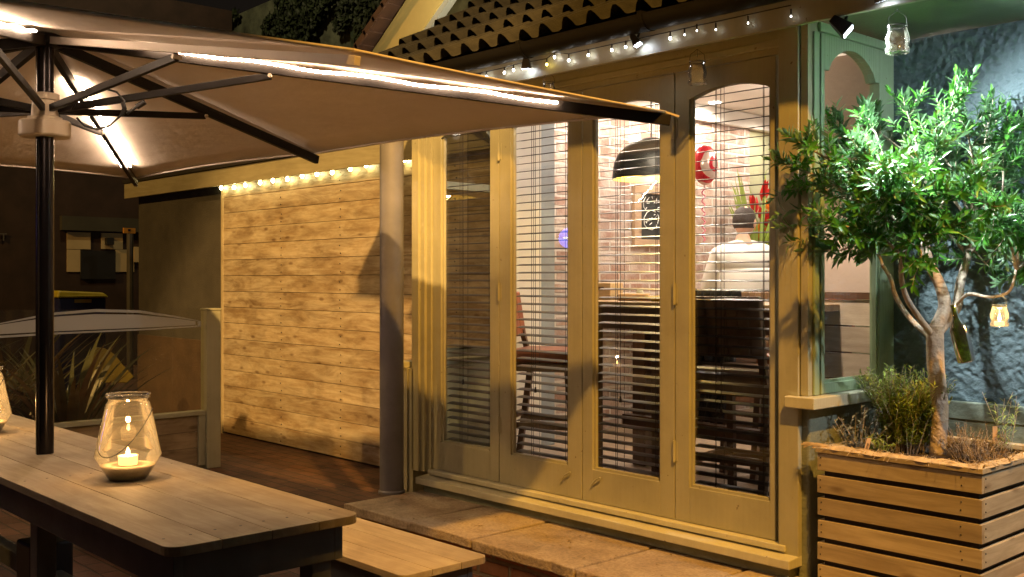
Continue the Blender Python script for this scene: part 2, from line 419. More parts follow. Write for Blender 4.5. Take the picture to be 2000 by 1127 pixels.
# stone step in front of the doors
st = thing('stone_step', (-3.2, 3.6, 0), 'low brick edged step topped with uneven sandstone slabs below the folding doors', 'step')
mb = MB(); mb.box(-4.88, -.2, 3.36, 4.6, 0, STEP-.05); mb.build('riser', M['riser'], st)
xs = [-4.95, -4.36, -3.86, -3.17, -2.66, -2.05, -1.3, -.5, .2]
for i in range(len(xs)-1):
    mb = MB(); mb.tone = random.random()
    g = .006; x0, x1 = xs[i]+g, xs[i+1]-g; sk = random.uniform(-.03, .03)
    dz = random.uniform(-.004, .004)
    # ragged front edge
    n = 14; pts = []
    for k in range(n+1):
        t = k/n; pts.append((x0+(x1-x0)*t, 3.29+.012*noise.noise(Vector((i*7.3+t*5, 1, 0)))+.004*random.uniform(-1, 1)))
    poly = pts+[(x1+sk, 3.93), (x0+sk*.6, 3.93)]
    mb.prism(poly, lambda a, b, c: (a, b, c), STEP-.05+dz, STEP+dz)
    o = mb.build('slab', M['slab'], st, bevel=.006)
# ================================================================== BAY BUILDING
B = thing('restaurant', (-3.7, 4.4, 0), 'sage green glazed restaurant bay with four folding doors under a dark tiled roof', 'building')
YF = D1
leafpx = [843, 975, 1137, 1318, 1516]
gpx = [(861, 957), (997, 1109), (1157, 1289), (1346, 1504)]
ZB, ZT = FLR+.003, EYE+.955
GB, GS, GP = EYE-.955, EYE+.824, EYE+.866
mapY = lambda a, z, c: (a, c, z)
def archtop(mb, mp, a0, a1, zs, zp, ztop, c0, c1, n=14):
    # plate between a0..a1 from an arched lower edge up to ztop
    def zc(t): return zs+(zp-zs)*math.sqrt(max(0, 1-(2*t-1)**2)) if False else zs+(zp-zs)*(1-(2*t-1)**2)
    P = [(a0+(a1-a0)*k/n, zc(k/n)) for k in range(n+1)]
    for k in range(n):
        (p0, z0), (p1, z1) = P[k], P[k+1]
        mb.quad(mp(p0, z0, c0), mp(p1, z1, c0), mp(p1, ztop, c0), mp(p0, ztop, c0))
        mb.quad(mp(p0, z0, c1), mp(p1, z1, c1), mp(p1, ztop, c1), mp(p0, ztop, c1))
        mb.quad(mp(p0, z0, c0), mp(p1, z1, c0), mp(p1, z1, c1), mp(p0, z0, c1))
doors = []
for i in range(4):
    x0 = atY(leafpx[i], 600, YF).x+.003; x1 = atY(leafpx[i+1], 600, YF).x-.003
    g0 = atY(gpx[i][0], 600, YF).x; g1 = atY(gpx[i][1], 600, YF).x
    y0, y1 = YF, YF+.045
    mb = MB()
    mb.box(x0, g0, y0, y1, ZB, ZT); mb.box(g1, x1, y0, y1, ZB, ZT); mb.box(g0, g1, y0, y1, ZB, GB)
    archtop(mb, mapY, g0, g1, GS, GP, ZT, y0, y1)
    d = mb.build('door', M['paint'], B, fix=False, bevel=.002)
    mb = MB()   # glazing bead round the opening
    bw = .012
    mb.box(g0, g0+bw, y0+.012, y0+.03, GB, GS+.01); mb.box(g1-bw, g1, y0+.012, y0+.03, GB, GS+.01)
    mb.box(g0+bw, g1-bw, y0+.006, y0+.03, GB, GB+bw)
    mb.build('glazing_bead', M['paint'], d)
    mb = MB()
    n = 14; poly = [(g0+.002, GB+.001), (g1-.002, GB+.001)]+[(g1-.002-(g1-g0-.004)*k/n, GS+(GP-GS)*(1-(2*k/n-1)**2)-.001) for k in range(n+1)]
    mb.v = [Vector((a, y0+.032, z)) for a, z in poly]; mb.face(list(range(len(poly))))
    mb.build('pane', M['glass'], d, fix=False)
    doors.append(d)
    # hinges on the joint right of leaves 0 and 2, rising bolts elsewhere
    if i in (0, 2):
        for zc_, h in ((EYE-.07, .10), (EYE-.80, .10), (EYE+.70, .10)):
            mb = MB(); mb.tube([(x1+.003, y0-.006, zc_-h/2), (x1+.003, y0-.006, zc_+h/2)], .007, 8)
            mb.box(x1-.014, x1+.02, y0-.003, y0+.001, zc_-h/2+.006, zc_+h/2-.006)
            mb.build('hinge', M['paint'], d)
    if i in (1, 2):
        xx = (x1-.10) if i == 1 else (x0+.10)
        mb = MB(); mb.tube([(xx-.03, y0-.010, GB-.075), (xx, y0-.014, GB-.045), (xx+.03, y0-.012, GB-.03)], .0045, 6)
        mb.build('handle', M['paint'], d)
# door frame: head, jambs, threshold
lx0 = atY(842, 600, YF).x; rx1 = atY(1517, 600, YF).x
mb = MB()
mb.box(XL, XR-.002, YF+.002, YF+.07, ZT+.004, EYE+1.095); mb.build('head_frame', M['paint'], B, bevel=.003)
mb = MB(); mb.box(XL+.01, XR-.06, YF-.022, YF-.001, ZT+.03, ZT+.062); mb.build('head_moulding', M['paint'], B, bevel=.004)
mb = MB()  # left jamb with fluted faces
for a, b_, yy in ((804, 817, YF-.045), (817.5, 829, YF-.030), (829.5, 841.5, YF-.012)):
    xa = atY(a, 600, yy).x; xb = atY(b_, 600, yy).x
    mb.box(xa, xb, yy, YF+.06, FLR-.02, EYE+1.06)
mb.build('jamb', M['paint'], B, bevel=.002)
mb = MB(); xa = atY(1520, 600, YF-.03).x; xb = atY(1559, 600, YF-.03).x
mb.box(xa, xb, YF-.03, YF+.06, STEP+.06, EYE+1.06); mb.build('jamb', M['paint'], B, bevel=.003)
mb = MB()
mb.box(xb+.002, XR-.036, YF-.012, YF+.06, EYE-.485, EYE+1.09); mb.box(XR-.034, XR, YF-.02, YF+.05, EYE-.485, EYE+1.09)
mb.box(XR-.055, XR-.045, YF-.02, YF-.011, EYE-.485, EYE+1.09)
mb.build('corner_post', M['paint'], B, bevel=.003)
# threshold sill
xs0 = atY(811, 931, YF-.10).x; xs1 = atY(1541, 1100, YF-.10).x
mb = MB()
mb.hexa([(xs0, YF-.10, .330-.03), (xs1, YF-.10, .330-.03), (xs1, YF+.05, .330-.03), (xs0, YF+.05, .330-.03),
         (xs0, YF-.10, .338), (xs1, YF-.10, .338), (xs1, YF+.05, .352), (xs0, YF+.05, .352)])
mb.build('threshold_sill', M['sill'], B, bevel=.004)
mb = MB(); mb.box(xs0+.04, xs1-.06, YF-.042, YF+.04, .353, FLR); mb.build('threshold_upstand', M['sill'], B, bevel=.004)
mb = MB(); mb.box(xs0+.02, xs1-.03, YF-.055, YF+.06, STEP+.001, .299); mb.build('threshold_base', M['dado'], B)
# dado walls below the bay's side windows, and the window sill that wraps the corners
def sill_run(mb, pts, z0, z1): mb.prism(pts, lambda a, b, c: (a, b, c), z0, z1)
xw = atY(1533, 780, YF-.06).x
mb = MB()
sill_run(mb, [(xw, YF-.065), (XR+.055, YF-.065), (XR+.055, 4.58), (XR-.03, 4.58), (XR-.03, YF-.032), (xw, YF-.032)], EYE-.535, EYE-.487)
mb.build('window_sill', M['sill'], B, bevel=.004)
mb = MB(); mb.box(atY(1559.5, 900, YF).x, XR-.002, YF-.004, 4.585, 0, EYE-.537); mb.build('dado_wall', M['dado'], B, bevel=.01)
mb = MB(); mb.box(XL-.12, XL+.012, YF-.08, 4.85, EYE-.535, EYE-.50); mb.build('window_sill', M['sill'], B, bevel=.004)
mb = MB(); mb.box(XL-.012, XL+.035, YF-.055, YF-.046, STEP-.02, EYE-.536)
mb.box(XL+.0, XL+.08, YF-.045, 4.87, 0.0, EYE-.537); mb.build('dado_wall', M['paint'], B)
# right-hand side window of the bay (plane X = XR)
mapXR = lambda a, z, c: (c, a, z)
def side_window(X, out, ya, yb, ga, gb, mat, name_label):
    xo, xi = X, X-out*.05
    fr = MB(); z0, z1 = EYE-.484, EYE+1.04
    bz, tz0, tz1, spr, pk = EYE-.441, EYE+.556, EYE+.604, EYE+.885, EYE+.995
    fr.box(xo, xi, ya, ga, z0, z1); fr.box(xo, xi, gb, yb, z0, z1)
    fr.box(xo, xi, ga, gb, z0, bz); fr.box(xo, xi, ga, gb, tz0, tz1)
    # arched head with little shoulders
    sh = .035; mp = lambda a, z, c: (c, a, z)
    fr.box(xo, xi, ga, ga+sh, spr, z1); fr.box(xo, xi, gb-sh, gb, spr, z1)
    n = 20; a0, a1 = ga+sh, gb-sh
    P = [(a0+(a1-a0)*k/n, spr+(pk-spr)*math.sin(math.pi*k/n)**.62) for k in range(n+1)]
    for k in range(n):
        (p0, q0), (p1, q1) = P[k], P[k+1]
        fr.hexa([(xo, p0, q0), (xi, p0, q0), (xi, p1, q1), (xo, p1, q1), (xo, p0, z1), (xi, p0, z1), (xi, p1, z1), (xo, p1, z1)])
    o = fr.build('window', mat, B, bevel=.002)
    gl = MB(); xm = X-out*.03
    gl.quad((xm, ga, bz), (xm, gb, bz), (xm, gb, tz0), (xm, ga, tz0)); gl.build('pane', M['glass'], o, fix=False)
    gl = MB(); gl.v = [Vector((xm, ga, tz1)), Vector((xm, gb, tz1)), Vector((xm, gb, spr))]+[Vector((xm, a, z)) for a, z in reversed(P)]+[Vector((xm, ga, spr))]
    gl.face(list(range(len(gl.v)))); gl.build('pane', M['glass'], o, fix=False)
    bd = MB(); xb_ = X-out*.012
    bd.box(xb_, xm, ga, ga+.012, bz, tz0); bd.box(xb_, xm, gb-.012, gb, bz, tz0); bd.box(xb_, xm, ga+.012, gb-.012, bz, bz+.012)
    bd.build('glazing_bead', mat, o)
    return o
side_window(XR, 1, YF+.061, 4.586, 3.991, 4.455, M['paint_return'], '')
side_window(XL, -1, YF+.061, 4.88, 4.03, 4.52, M['paint'], '')
mb = MB(); mb.box(XR+.001, XR+.018, YF+.051, 4.586, EYE+1.035, EYE+1.075); mb.build('side_moulding', M['paint_return'], B, bevel=.004)
# corner strip on the return with a shadow groove
mb = MB(); mb.box(XR+.0015, XR+.012, YF+.012, YF+.05, EYE-.484, EYE+1.03); mb.box(XR+.0015, XR+.010, YF+.068, YF+.088, EYE-.484, EYE+1.03)
mb.build('corner_strip', M['paint_return'], B, bevel=.002)
# soffit, fascia, gutter
XG0, XG1 = -5.78, .6
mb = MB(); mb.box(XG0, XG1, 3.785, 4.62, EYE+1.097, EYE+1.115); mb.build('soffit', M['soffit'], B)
mb = MB(); mb.box(XG0, XG1, 3.76, 3.784, EYE+1.034, EYE+1.20); mb.build('fascia', M['fascia'], B, bevel=.003)
mb = MB(); n = 10; gy, gz, gr = 3.690, EYE+1.190, .066
P = [(gy+gr*math.cos(math.pi+math.pi*k/n), gz+gr*math.sin(math.pi+math.pi*k/n)) for k in range(n+1)]
P += [(y_*.0+gy+(y_-gy)*.92, gz+(z_-gz)*.92) for y_, z_ in reversed(P)]
mb.prism(P, lambda a, b, c: (c, a, b), XG0, XG1); autosmooth(mb.build('gutter', M['gutter'], B), 50)
for X in [-5.5+.8*k for k in range(8)]:
    mb = MB()
    P = [(gy+(gr+.004)*math.cos(math.pi+math.pi*k/n), gz+(gr+.004)*math.sin(math.pi+math.pi*k/n)) for k in range(n+1)]+[(gy+gr+.004, gz+.012), (gy-gr-.004, gz+.012)]
    mb.prism(P, lambda a, b, c: (c, a, b), X, X+.025)
    mb.build('gutter_bracket', M['gutter'], B)
# tiled roof: waves across, stepped courses up the 30 degree slope
mb = MB(); per = .155; cl = .36; ncourse = 7; nper = int((XG1-XG0)/per)+1; ns = 8
ca, sa = math.cos(R(30)), math.sin(R(30)); y00, z00 = 3.685, EYE+1.172
def wave(t):  # one tile: a round barrel and a shallow pan
    t = t % 1
    return .056*math.sin(math.pi*t/.62) if t < .62 else -.004*math.sin(math.pi*(t-.62)/.38)
for c in range(ncourse):
    off = 0
    rows = []
    jit = [random.uniform(-.008, .008) for _ in range(nper+2)]; jz = [random.uniform(-.004, .006) for _ in range(nper+2)]
    for (s_, lift) in ((0, .048), (cl*1.16, .002)):
        row = []
        for k in range(nper*ns+1):
            t = k/ns; h = wave(t)+lift+jz[int(t)]*(1 if s_ == 0 else 0); sl = c*cl+s_+(jit[int(t)] if s_ == 0 else 0)
            row.append(Vector((XG0+t*per, y00+sl*ca-h*sa, z00+sl*sa+h*ca)))
        rows.append(row)
    base = []
    for k in range(nper*ns+1):
        sl = c*cl; h = -.004
        base.append(Vector((XG0+k/ns*per, y00+sl*ca-h*sa+.02, z00+sl*sa+h*ca)))
    for k in range(nper*ns):
        mb.tone = .3+.7*random.random()
        mb.quad(rows[0][k], rows[0][k+1], rows[1][k+1], rows[1][k])
mb.build('roof', M['tile'], B, fix=False)
mb = MB()   # deck under the tiles, closes the roof
L = ncourse*cl+.1
mb.quad((XG0, y00, z00-.01), (XG1, y00, z00-.01), (XG1, y00+L*ca, z00+L*sa-.01), (XG0, y00+L*ca, z00+L*sa-.01)); 
mb.quad((XG0+.01, y00, z00-.01), (XG0+.01, y00+L*ca, z00+L*sa-.01), (XG0+.01, y00+L*ca, EYE+1.12))
mb.build('roof_deck', M['dark'], B, fix=False)
# main wall to the right of the bay
mb = MB(); mb.box(XR-.1, 3.0, 4.59, 4.72, 0, EYE+1.09); mb.build('rendered_wall', M['stucco'], B)
mb = MB(); mb.box(XR+.06, 3.0, 4.56, 4.588, EYE-.615, EYE-.535); mb.build('plinth_band', M['dado'], B, bevel=.006)
mb = MB(); mb.box(XR+.06, 3.0, 4.565, 4.588, 0, EYE-.617); mb.build('plinth', M['dado'], B)
# interior shell
XB = -5.30; CE = EYE+1.42
mb = MB(); mb.box(XL, 3.0, 3.945, 4.95, FLR-.05, FLR-.002); mb.box(XB-.1, 3.0, 4.95, 10.5, FLR-.05, FLR-.002); mb.build('interior_floor', M['floorin'], B)
mb = MB(); mb.box(XB-.1, 3.0, 4.73, 10.5, CE, CE+.05); mb.box(XL, XR, 3.95, 4.73, EYE+1.12, EYE+1.16); mb.build('interior_ceiling', M['plaster'], B)
mb = MB(); mb.box(XL, XR+3, 4.725, 4.75, EYE+1.12, CE); mb.build('bulkhead', M['plaster'], B)
mb = MB(); mb.box(XB-.12, XB, 5.05, 7.68, FLR, EYE+1.29); mb.build('brick_wall', M['brickin'], B)
mb = MB(); mb.box(XB-.12, XB+.05, 5.05, 10.4, EYE+1.29, CE-.002); mb.build('cornice', M['plaster'], B, bevel=.01)
mb = MB(); mb.box(XB-.12, XB-.02, 7.682, 10.4, FLR, EYE+1.288); mb.build('interior_side_wall', plain('olive_wall_paint', (.38, .38, .24), .8, .1), B)
mb = MB(); mb.box(XB-.1, 3, 10.4, 10.5, FLR, CE); mb.build('interior_back_wall', M['plaster'], B)
mb = MB(); mb.box(2.9, 3, 4.73, 10.4, FLR, CE); mb.build('interior_right_wall', M['plaster'], B)
mb = MB(); mb.box(XL+.002, XL+.10, 4.56, 4.885, FLR, EYE+1.11); mb.build('plaster_pier', M['plaster'], B)
mb = MB(); mb.box(XL-.02, XL+.05, 4.89, 5.06, FLR, EYE+1.28); mb.build('pier_trim', plain('grey_trim', (.30, .33, .36), .5), B)
mb = MB(); mb.box(XB-.1, XL-.02, 4.97, 5.045, FLR, EYE+1.28); mb.build('plaster_return', M['plaster'], B)
# partition seen through the right-hand side window
mb = MB(); mb.box(-3.02, XR+.02, 4.76, 4.80, EYE-.065, EYE+1.11); mb.build('partition_plaster', M['pinkplaster'], B)
mb = MB(); z = EYE-.10; k = 0
while z > FLR:
    mb.tone = random.random(); mb.box(-3.0, XR+.02, 4.755, 4.78, max(FLR, z-.128), z-.004); z -= .132
mb.build('partition_boarding', wood('pale_boarding', (.55, .42, .30), (.72, .58, .44), 0, .6, .3), B)
mb = MB(); mb.box(-3.0, XR+.02, 4.745, 4.78, EYE-.10, EYE-.066); mb.build('dado_rail', M['oakdark'], B)
# downlights
for (X, Y) in ((-4.98, 5.55), (-4.98, 6.30), (-5.12, 6.94), (-4.9, 7.7), (-3.6, 6.2), (-2.2, 6.6)):
    mb = MB(); mb.lathe([(.05, 0), (.05, -.006), (.038, -.006)], (X, Y, CE-.001), 20, False); mb.lathe([(.036, -.004), (.001, -.004)], (X, Y, CE-.001), 20, False)
    mb.build('downlight', M['downl'], B, fix=False)
    lamp('downlight_light', 'SPOT', (X, Y, CE-.02), 58 if X < -4.5 else 38, (1, .84, .70), .04, (X+.05, Y, 0), 168, .5)
for p_ in ((-3.9, 6.6, EYE+1.2), (-2.6, 5.6, EYE+1.25)): lamp('room_fill_light', 'POINT', p_, 29, (1, .84, .70), .12)  # added ambient fill brightening ceiling and room, no fittings belong to it
lamp('bay_fill_light', 'SPOT', (-2.80, 4.12, EYE+1.0), 115, (1, .82, .64), .04, (-2.72, 4.76, EYE-.42), 44, .6)  # added fill aimed at the partition boarding, no downlight exists here
lamp('bay_fill_light', 'POINT', (-3.6, 4.4, EYE+1.03), 26, (1, .80, .60), .05)  # added fill that brightens the partition and furniture in the bay
# ================================================================== VENETIAN BLINDS
bl_lab = ['dark slatted blind behind the leftmost folding door', 'dark slatted blind behind the second folding door from the left',
          'dark slatted blind behind the third folding door, in front of the dome lamp', 'dark slatted blind behind the rightmost folding door, in front of the man']
for i in range(4):
    g0 = atY(gpx[i][0], 600, YF).x-.02; g1 = atY(gpx[i][1], 600, YF).x+.02
    yc = YF+.085; t = thing('venetian_blind', ((g0+g1)/2, yc, EYE+.93), bl_lab[i], 'blind', 'slatted blinds behind the folding doors')
    mb = MB(); mb.box(g0, g1, yc-.025, yc+.025, EYE+.90, EYE+.94); mb.build('headrail', M['slat'], t)
    mb = MB(); z = EYE+.885; ta = math.tan(R(9)); q = 0
    while z > EYE-1.03:
        w2 = .0235; tl = R(9+2.0*noise.noise(Vector((i*3.1, z*2, 0)))); cy, cz = math.cos(tl)*w2, math.sin(tl)*w2
        j = random.uniform(-.0012, .0012)
        A = [(yc-cy, z-cz), (yc, z+.002), (yc+cy, z+cz)]
        for s_ in range(2):
            (ya, za), (yb, zb) = A[s_], A[s_+1]
            mb.hexa([(g0, ya, za-.0012), (g1, ya, za-.0012+j), (g1, yb, zb-.0012+j), (g0, yb, zb-.0012),
                     (g0, ya, za+.0012), (g1, ya, za+.0012+j), (g1, yb, zb+.0012+j), (g0, yb, zb+.0012)])
        z -= .0425; q += 1
    zb_ = z
    mb.build('slats', M['slat'], t, fix=False)
    mb = MB(); mb.box(g0, g1, yc-.022, yc+.022, zb_+.01, zb_+.022); mb.build('bottom_rail', M['slat'], t)
    mb = MB()
    for fx in (.26, .80):
        X = g0+(g1-g0)*fx
        for (dx, dy) in ((0, -.025), (.012, .025), (-.012, .0)): mb.tube([(X+dx, yc+dy, EYE+.9), (X+dx, yc+dy, zb_+.01)], .0014, 5)
    mb.build('ladder_cords', M['cord'], t)
    mb = MB(); X = g0+(g1-g0)*.33; mb.tube([(X, yc-.03, EYE+.88), (X+.004, yc-.032, EYE-.58)], .0016, 5); mb.lathe([(.004, .03), (.007, 0)], (X+.004, yc-.032, EYE-.61), 8)
    mb.build('pull_cord', M['cord'], t)
# ================================================================== BOARDED BUILDING LEFT
S = thing('low_boarded_building', (-8, 5.2, 0), 'low flat roofed annexe, its wall clad in stained horizontal pine boards', 'building')
XW0 = atY(437, 600, WY).x
mb = MB(); z = EYE+.94; i = 0
while z > .02:
    z2 = max(.01, z-.1515); mb.tone = random.random()
    dy = random.uniform(0, .004)
    mb.hexa([(XW0, WY-dy, z2+.003), (XL-.005, WY-dy, z2+.003), (XL-.005, WY+.02, z2+.003), (XW0, WY+.02, z2+.003),
             (XW0, WY-dy, z-.001), (XL-.005, WY-dy, z-.001), (XL-.005, WY+.02, z-.001), (XW0, WY+.02, z-.001)])
    z = z2
    i += 1
mb.build('boarding', M['wallboards'], S, bevel=.002)
mb = MB()
for k in range(17):
    zz = EYE+.90-k*.1515
    for xx in (-8.35, -7.4, -6.6, -5.9):
        for dz in (-.02, .045):
            if zz+dz-.075 > .02: mb.ball((xx+random.uniform(-.01, .01), WY-.004, zz-.06+dz), .0055, 6)
mb.build('nails', M['dark'], S)['kind'] = 'stuff'
mb = MB(); mb.box(XW0-.035, XW0-.002, WY-.012, WY+.02, 0, EYE+.90); mb.build('end_trim', wood('light_trim', (.5, .42, .25), (.68, .58, .36), 2), S)
XE = atY(272, 600, WY+.03).x
mb = MB(); mb.box(XE, XL-.03, WY+.024, WY+.075, 0, EYE+.95); mb.box(XE, XB-.13, WY+.0751, WY+2.6, 0, EYE+.95); mb.build('wall', M['render'], S)
mb = MB(); mb.box(XE-.01, XW0-.036, WY+.012, WY+.0235, 0, atY(300, 656, WY).z); mb.build('plinth', plain('brown_render', (.085, .052, .028), .85, .2, bmp=.004), S, bevel=.004)
mb = MB(); xf = atY(246, 390, WY-.08).x; mb.box(xf, XL-.01, WY-.10, WY-.075, EYE+.895, EYE+1.06); mb.build('fascia', wood('fascia_board', (.36, .33, .20), (.46, .42, .27), 0, .5, .3, knots=False), S, bevel=.003)
mb = MB(); mb.box(xf, XL-.01, WY-.074, WY+.02, EYE+.945, EYE+.965); mb.build('soffit', M['render'], S)
mb = MB(); mb.box(xf, XL-.02, WY-.12, WY+.08, EYE+1.062, EYE+1.10); mb.box(xf, XB-.13, WY+.0801, WY+2.7, EYE+1.062, EYE+1.10); mb.build('flat_roof', M['dark'], S)
# steel column
pc = atZ(765, 962, STEP)
t = thing('steel_column', (pc.x, pc.y, STEP), 'round grey painted steel column at the left end of the stone step', 'column')
mb = MB(); mb.tube([(pc.x, pc.y, STEP), (pc.x, pc.y, EYE+1.05)], .070, 40); autosmooth(mb.build('shaft', M['steel'], t))
mb = MB(); mb.lathe([(.078, 0), (.078, .012), (.071, .02)], pc, 40, False); autosmooth(mb.build('base_ring', M['steel'], t))
mb = MB(); mb.box(pc.x-.10, pc.x+.10, pc.y-.06, 3.86, EYE+1.05, EYE+1.09); mb.build('cap_plate', M['steel'], t)
# string lights on the boarded wall
t = thing('string_lights', (-7, WY-.03, EYE+.85), 'string of round warm bulbs hung along the top of the boarded wall', 'string lights')
bp = [(432, 367), (457, 366), (479, 362), (508, 357), (533, 353), (561, 350), (590, 344), (619, 340), (649, 337), (684, 330), (715, 323), (790, 312)]
Yb = WY-.045; sock = [atY(x+2, y-9, Yb) for x, y in bp]
mb = MB(); pts = []
for a, b_ in zip(sock[:-1], sock[1:]):
    for k in range(8):
        q = k/8; p = a.lerp(b_, q); p.z += .028-.03*math.sin(math.pi*q)+.008*math.sin(a.x*9); p.y += .025; pts.append(p)
pts.append(sock[-1]+Vector((0, .02, .028))); pts.append(atY(815, 296, Yb)+Vector((0, .02, .02)))
mb.tube(pts, .0035, 6); mb.build('cable', M['dark'], t)
for (x, y), s_ in zip(bp, sock):
    c = atY(x, y, Yb); tl = Vector((-.012, -.012, -.03))
    mb = MB(); mb.ball(c, .0155, 12, (1, 1, 1.2)); o = mb.build('bulb', M['bulb'], t, True)
    mb = MB(); mb.lathe([(.013, .017), (.012, .045), (.007, .052)], c, 12, True, True); mb.build('socket', M['dark'], o)
# fairy lights on the gutter
t = thing('fairy_lights', (-4, 3.73, EYE+1.1), 'string of tiny white fairy lights running along the gutter above the doors', 'string lights')
fl = [(880, 165, 0), (912, 159, 0), (938, 153, 0), (950, 150, 0), (985, 142, 0), (1003, 137, 0), (1020, 133, 0), (1068, 126, 1), (1083, 112, 0), (1111, 118, 0), (1149, 108, 0),
      (1195, 98, 0), (1222, 92, 0), (1309, 75, 0), (1337, 68, 2), (1361, 60, 2), (1398, 58, 2), (1461, 45, 2), (1545, 32, 2)]
mb = MB(); ps = [atY(x, y-10, 3.737) for x, y, k in fl]
for p in ps: p.z = max(p.z, EYE+1.112)
mb.tube(ps, .0025, 5); mb.build('cable', M['dark'], t)
for x, y, k in fl:
    c = atY(x, y, 3.735)
    mb = MB(); mb.ball(c, .0055 if k < 2 else .0035, 8, (1, 1, 1.3)); o = mb.build('bulb', [M['fairy'], M['fairyy'], M['fairy']][k] if k < 2 else emit('dim_fairy', (1, .95, .85), 14), t, True)
    mb = MB(); mb.tube([c+Vector((0, 0, .008)), c+Vector((0, 0, .03))], .0035, 6); mb.build('socket', M['dark'], o)
# flood lights under the eave
def flood(p, aim, label, power, col, cone=120, s=1.0):
    t = thing('flood_light', p, label, 'flood light', 'small flood lights along the eave'); p = Vector(p); d = Vector(aim).normalized()
    sd = d.cross(Vector((0, 0, 1))).normalized(); u = sd.cross(d).normalized()
    def q(a, b, c): return p+sd*a*s+u*b*s+d*c*s
    mb = MB(); mb.hexa([q(-.035, -.028, .02), q(.035, -.028, .02), q(.035, .028, .02), q(-.035, .028, .02), q(-.02, -.015, -.055), q(.02, -.015, -.055), q(.02, .015, -.055), q(-.02, .015, -.055)])
    mb.build('housing', M['dark'], t, bevel=.004)
    mb = MB(); mb.quad(q(-.029, -.022, .0215), q(.029, -.022, .0215), q(.029, .022, .0215), q(-.029, .022, .0215)); mb.build('lens', M['floodface'], t)
    mb = MB(); mb.bar(p+Vector((0, 0, .0)), p+Vector((0, .03, .07)), .012, .006, (0, 1, 0)); mb.build('bracket', M['dark'], t)
    if power: lamp('flood_lamp_light', 'SPOT', q(0, 0, .04), power, col, .02, q(0, 0, 1), cone, .6)
    return t
pf = at(1648, 55, 4.15)
flood(pf, Vector((.55, .30, -.55)), 'small black flood light shining cool white on the olive tree', 190, (.88, .98, 1.0), 122, 1.1)
flood((-.55, 3.95, EYE+.98), Vector((-.55, .34, -.62)), 'small black flood light under the eave beyond the right picture edge', 95, (.80, .90, 1.0), 120, 1.1)
flood(atY(1028, 127, 3.715), Vector((-.25, .30, -.9)), 'small black flood light on the fascia, the left one above the doors', .25, (1, .95, .85), 70, .75)
flood(atY(1243, 82, 3.715), Vector((.45, .22, -.8)), 'small black flood light on the fascia, the middle one above the doors', .35, (1, .95, .85), 70, .75)
flood(atY(1722, -6, 3.715), Vector((.1, .28, -.8)), 'small black flood light on the fascia, the right one at the picture top', .3, (1, .93, .82), 70, .75)
# ================================================================== UMBRELLA
apex = Vector((-4.70, 1.60, EYE+1.045))
P1 = at(1300, 232, 4.34); P0 = at(265, 356, 7.48); FM = at(615, 309, 5.93)
RM = at(690, 116, 3.17); N1 = Vector((-2.45, .45, EYE+.575)); N0 = Vector((-6.75, .0, EYE+.66)); NM = Vector((-4.6, .12, EYE+.62)); LM = Vector((-6.85, 1.5, EYE+.66))
tips = [P1, FM, P0, LM, N0, NM, N1, RM]
Um = thing('parasol', (-4.70, 1.60, 0), 'large taupe canvas parasol with lit rope lights, its pole through the table', 'parasol')
mb = MB(); nU, nV = 10, 12
for i in range(8):
    A, Bt = tips[i], tips[(i+1) % 8]; k0 = len(mb.v)
    for u in range(nU+1):
        for v in range(nV+1):
            a = u/nU; b_ = v/nV; e = A.lerp(Bt, b_)
            pull = .045*4*b_*(1-b_)*a*a
            p = apex.lerp(e, a*(1-pull*.6)); p.z += .030+.03*a*(1-a)-.012*math.sin(math.pi*b_)*math.sin(math.pi*a)
            mb.v.append(p)
    W = nV+1
    for u in range(nU):
        for v in range(nV):
            a = k0+u*W+v; mb.face([a, a+1, a+W+1, a+W])
cv = mb.build('canopy', M['canvas'], Um, True, fix=False)
sol = cv.modifiers.new('thickness', 'SOLIDIFY'); sol.thickness = .003
mb = MB()   # hem
for i in range(8):
    A, Bt = tips[i], tips[(i+1) % 8]; pts = []
    for v in range(nV+1):
        b_ = v/nV; e = A.lerp(Bt, b_); p = apex.lerp(e, 1-.045*4*b_*(1-b_)*.6); p.z += .028; pts.append(p)
    mb.tube(pts, .006, 6)
mb.build('hem', M['canvas'], Um, True)
mb = MB(); mb.tube([(-4.70, 1.60, .02), (-4.70, 1.60, EYE+1.05)], .0365, 28); po = autosmooth(mb.build('pole', M['pole'], Um))
mb = MB(); mb.tube([(-4.70+.018, 1.60-.034, .75), (-4.70+.018, 1.60-.034, EYE+.60)], .006, 6); mb.build('pole_groove', M['ribm'], po)
hz = EYE+.645
mb = MB(); mb.lathe([(.038, -.035), (.100, -.035), (.105, -.028), (.105, .028), (.098, .036), (.038, .036)], (-4.70, 1.60, hz), 40, False); autosmooth(mb.build('runner', M['cream'], Um))
mb = MB(); mb.lathe([(.07, .036), (.07, .05), (.055, .055), (.052, .12), (.06, .125), (.06, .15), (.04, .155)], (-4.70, 1.60, hz), 24, False)
autosmooth(mb.build('runner_hub', M['cream'], Um))
mb = MB(); mb.lathe([(.05, -.05), (.075, -.04), (.075, .0), (.05, .01)], apex, 24, True, True); autosmooth(mb.build('crown_hub', M['ribm'], Um))
